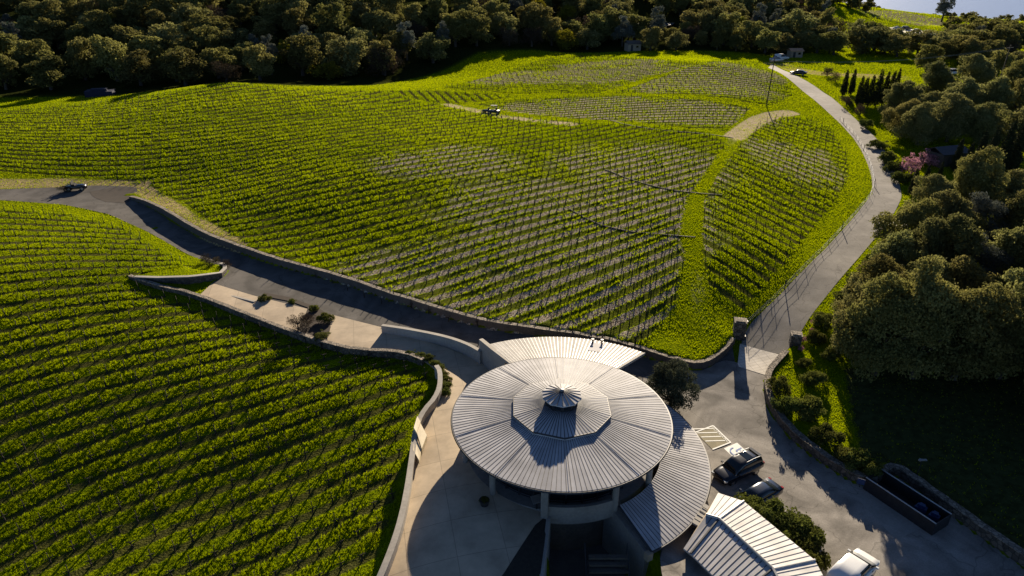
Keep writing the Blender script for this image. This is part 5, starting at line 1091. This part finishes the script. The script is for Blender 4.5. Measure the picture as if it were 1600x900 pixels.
# drains across the hill vineyard
for pts in ([(945, 186), (985, 197), (1040, 205), (1100, 209), (1146, 216)], [(945, 265), (990, 283), (1040, 296), (1085, 302), (1128, 305)], [(888, 326), (930, 350), (980, 362), (1030, 366), (1086, 371)]):
    Lp = smooth_line(gpoly(pts)[:, :2], 1.5, 1); m = MB(); n = len(Lp); d = np.gradient(Lp, axis=0); d /= np.linalg.norm(d, axis=1)[:, None]; nr = np.stack([-d[:, 1], d[:, 0]], -1) * .22; zl = height(Lp) + .05
    vs_ = []
    for i in range(n): vs_ += [(*(Lp[i] - nr[i]), zl[i]), (*(Lp[i] - nr[i] * .5), zl[i] + .06), (*(Lp[i] + nr[i] * .5), zl[i] + .06), (*(Lp[i] + nr[i]), zl[i])]
    m.add(vs_, [[4 * i + j, 4 * i + j + 1, 4 * i + 5 + j, 4 * i + 4 + j] for i in range(n - 1) for j in range(3)]); tag(m.build('drainage_ditch', simple('dark_drain_soil', (.022, .017, .012), .95, nscale=3, namt=.4)), kind='structure')
# ------------------------------------------------------------------ terrace things, skip enclosure, small far things
pb = at(654, 690, TZ + .08); t = empty('timber_bench', pb); tag(t, 'angular pale timber bench of slanted slabs against the terrace parapet', 'bench'); pb = np.array(pb)
def panel(pxs, zs, nm='panel'):
    q = [Vector(at(px, py, z) - pb) for (px, py), z in zip(pxs, zs)]; n = (q[1] - q[0]).cross(q[2] - q[0]).normalized() * .05
    m = MB(); m.add(q + [v + n for v in q], [[3, 2, 1, 0], [4, 5, 6, 7], [0, 1, 5, 4], [1, 2, 6, 5], [2, 3, 7, 6], [3, 0, 4, 7]]); m.build(nm, M['ply'], t)
def slab(pxs, zs, z0, nm):
    q = [Vector(at(px, py, z) - pb) for (px, py), z in zip(pxs, zs)]; m = MB(); m.prism([(v.x, v.y) for v in q], [v.z - z0 for v in q], [v.z for v in q]); m.build(nm, M['ply'], t)
slab([(652, 650), (646.5, 668), (651, 676), (657, 659)], [3.75, 3.7, 3.6, 3.65], .8, 'backrest'); slab([(657, 661), (651.5, 676), (659, 701), (667, 680)], [3.55, 3.5, 3.3, 3.35], .55, 'seat'); slab([(648, 679), (645.5, 703), (655, 719.5), (658, 703)], [3.3, 3.25, 3.15, 3.2], .42, 'seat')
sb = np.array(at(358, 463, 2.87)); m = MB(); e0, e1 = np.array(at(318, 453, 2.87)), np.array(at(398, 473, 2.87)); dd2 = (e1 - e0); m.box((0, 0, .08), (np.linalg.norm(dd2[:2]), .3, .28), math.atan2(dd2[1], dd2[0])); o = m.build('concrete_kerb', M['conc_wall']); o.location = V3(sb); tag(o, 'long low concrete kerb across the pale parking pad', 'kerb')
p = at(757, 789, TZ + .08); t = empty('planter', p); tag(t, 'round dark planter standing alone on the shaded terrace', 'planter')
m = MB(); m.tube([(0, 0, 0), (0, 0, .1), (0, 0, .5), (0, 0, .55)], [.3, .32, .42, .42], 14); m.build('pot', M['metal_dark'], t); tree_ = bpy.data.objects.new('foliage', CR['shrub'][0][0]); COL.objects.link(tree_); tree_.parent = t; tree_.location = (0, 0, .38); tree_.scale = (.5, .5, .45)
p = at(838, 795, TZ + .08); t = empty('lectern', p, .4); tag(t, 'small slanted information stand at the terrace edge beside the column', 'lectern')
m = MB(); m.box((0, 0, .45), (.1, .1, .9)); m.build('post', M['metal_dark'], t); m = MB(); m.prism([(-.4, -.3), (.4, -.3), (.4, .3), (-.4, .3)], [.85, .85, 1.1, 1.1], [.9, .9, 1.15, 1.15]); m.build('panel', M['steel'], t)
# dark open skip in its stone bay
sk = np.array(at(1412, 792, .05)); ang = math.atan2(*(at(1460, 815, 0) - at(1365, 752, 0))[:2][::-1]); t = empty('open_skip', sk, ang); tag(t, 'long dark open metal skip in the shaded bay by the lawn', 'skip')
m = MB(); Lk, Wk, Hk = 6.2, 2.1, 1.25
for c, sz in (((0, -Wk / 2, Hk / 2), (Lk, .08, Hk)), ((0, Wk / 2, Hk / 2), (Lk, .08, Hk)), ((-Lk / 2 + .04, 0, Hk / 2), (.08, Wk - .1, Hk)), ((Lk / 2 - .04, 0, Hk / 2), (.08, Wk - .1, Hk)), ((0, 0, .12), (Lk - .2, Wk - .1, .08))): m.box(c, sz)
m.build('body', M['metal_dark'], t)
for s in (-1, 1): m = MB(); m.tube([(-Lk / 2, s * Wk / 2, Hk + .04), (Lk / 2, s * Wk / 2, Hk + .04)], .06, 6); m.build('rim_rail', M['steel'], t)
co, si = math.cos(ang), math.sin(ang)
for lx, ly, sx, lab in ((1.2, .2, .9, 'crumpled blue bag in the middle of the open skip'), (2.3, .25, .8, 'blue box at the near end of the open skip')):
    m = MB(); m.prism([(-sx / 2, -.35), (sx / 2, -.3), (sx * .42, .35), (-sx * .4, .3)], 0, [.75, .85, .7, .8]); m.prism([(-sx * .3, -.2), (sx * .35, -.15), (sx * .2, .2), (-sx * .2, .2)], .7, 1.0); o = m.build('waste_bag' if 'bag' in lab else 'waste_box', M['blue_plastic']); o.location = (sk[0] + lx * co - ly * si, sk[1] + lx * si + ly * co, sk[2] + .17); o.rotation_euler = (0, 0, ang + .2); tag(o, lab, 'bag' if 'bag' in lab else 'box')
def sign(px, py, z, w, h, lab):
    p = at(px, py, z); t = empty('sign_post', p, R(-30)); m = MB(); m.tube([(0, 0, -.3), (0, 0, .5)], .03, 6); m.build('post', M['metal_dark'], t); m = MB(); m.box((0, -.05, .35), (w, .03, h)); m.build('panel', M['blue_plastic'], t); tag(t, lab, 'sign')
sign(1344, 757, .9, .6, .6, 'small square blue sign on the fieldstone wall before the skip bay')
p = on(1433, 742); t = empty('lawn_lamp', p); m = MB(); m.tube([(0, 0, -.2), (0, 0, 1.6)], .03, 6); m.build('post', M['metal_dark'], t); m = MB(); m.box((.15, 0, 1.66), (.5, .2, .08)); m.box((-.12, .05, 1.62), (.3, .22, .1), .6); m.build('lamp_head', M['steel'], t); tag(t, 'small pale two-headed lamp on a thin post in the shaded lawn', 'lamp post')
# things at the edge of the woods
def shed(px, py, w, d, h, head, mat, roofm, lab, name='shed', cat='shed'):
    t = empty(name, on(px, py), head); tag(t, lab, cat); m = MB(); m.box((0, 0, h / 2 - .2), (w, d, h + .4)); wl0 = m.build('wall', mat, t)
    m = MB(); m.prism([(-w / 2 - .3, -d / 2 - .3), (w / 2 + .3, -d / 2 - .3), (w / 2 + .3, 0), (-w / 2 - .3, 0)], [h - .1, h - .1, h + d * .22, h + d * .22], [h + .05, h + .05, h + d * .22 + .15, h + d * .22 + .15]); m.prism([(-w / 2 - .3, 0.002), (w / 2 + .3, 0.002), (w / 2 + .3, d / 2 + .3), (-w / 2 - .3, d / 2 + .3)], [h + d * .22, h + d * .22, h - .1, h - .1], [h + d * .22 + .15, h + d * .22 + .15, h + .05, h + .05]); m.build('roof', roofm, t)
    m = MB(); m.box((-w * .2, -d / 2 - .01, h * .42), (.9, .06, h * .84)); m.build('door', M['metal_dark'], t); m = MB(); m.box((w * .22, -d / 2 - .01, h * .6), (.9, .05, .7)); m.build('window', M['glass'], t); return t
shed(988, 79, 5, 4, 2.6, .2, M['tan_wall'], M['dark_wall'], 'small tan shed at the foot of the wood behind the farthest vineyard')
shed(1241, 89, 4.4, 3, 2.2, .1, M['tan_wall'], simple('orange_tiles', (.5, .27, .15), .8, nscale=1, namt=.2), 'small house with a pale orange roof under the trees where the driveway ends', 'house', 'house')
shed(1475, 255, 6, 4, 2.3, .3, M['dark_wall'], M['metal_dark'], 'dark roofed arbour beside the pink blossoming trees', 'arbour', 'arbour')
def stack(px, py, sx, sy, h, lab, nm, cat):
    m = MB(); m.prism([(-sx / 2, -sy / 2), (sx / 2, -sy / 2), (sx / 2, sy / 2), (-sx / 2, sy / 2)], -.2, [h, h * .9, h, h * 1.1]); m.prism([(-sx * .3, -sy * .3), (sx * .3, -sy * .3), (sx * .25, sy * .3), (-sx * .3, sy * .3)], h * .85, h * 1.35); o = m.build(nm, simple('dark_blue_tarpaulin', (.006, .009, .04), .8, nscale=2, namt=.3)); o.location = V3(on(px, py)); o.rotation_euler = (0, 0, .2); tag(o, lab, cat)
stack(158, 150, 7, 3, 1.5, 'long stack under a dark blue tarpaulin at the edge of the left wood', 'covered_stack', 'covered stack'); stack(1516, 118, 3.5, 3, 1.8, 'blue tarpaulin covered heap under the trees at the far right', 'covered_heap', 'covered heap')
# pond glinting through the wood
pc = np.array([62., 318.]); ph = float(height(pc)) + .3; pn = [(pc[0] + 9 * math.cos(a) * (1 + .15 * math.sin(3 * a)), pc[1] + 13 * math.sin(a), ph) for a in np.linspace(0, 6.283, 25)[:-1]]
pmt, Np, Lp_, bp2 = newmat('pond_water'); bp2.inputs['Base Color'].default_value = (.12, .15, .18, 1); bp2.inputs['Roughness'].default_value = .12
nn = Np.new('ShaderNodeTexNoise'); nn.inputs['Scale'].default_value = .6; bb = Np.new('ShaderNodeBump'); bb.inputs['Distance'].default_value = .25; bb.inputs['Strength'].default_value = .6; Lp_.new(nn.outputs[0], bb.inputs['Height']); gg = Np.new('ShaderNodeNewGeometry'); Lp_.new(gg.outputs['Position'], nn.inputs['Vector']); Lp_.new(bb.outputs[0], bp2.inputs['Normal'])
tag(mesh_np('pond', pn, [list(range(24))], pmt), kind='structure')
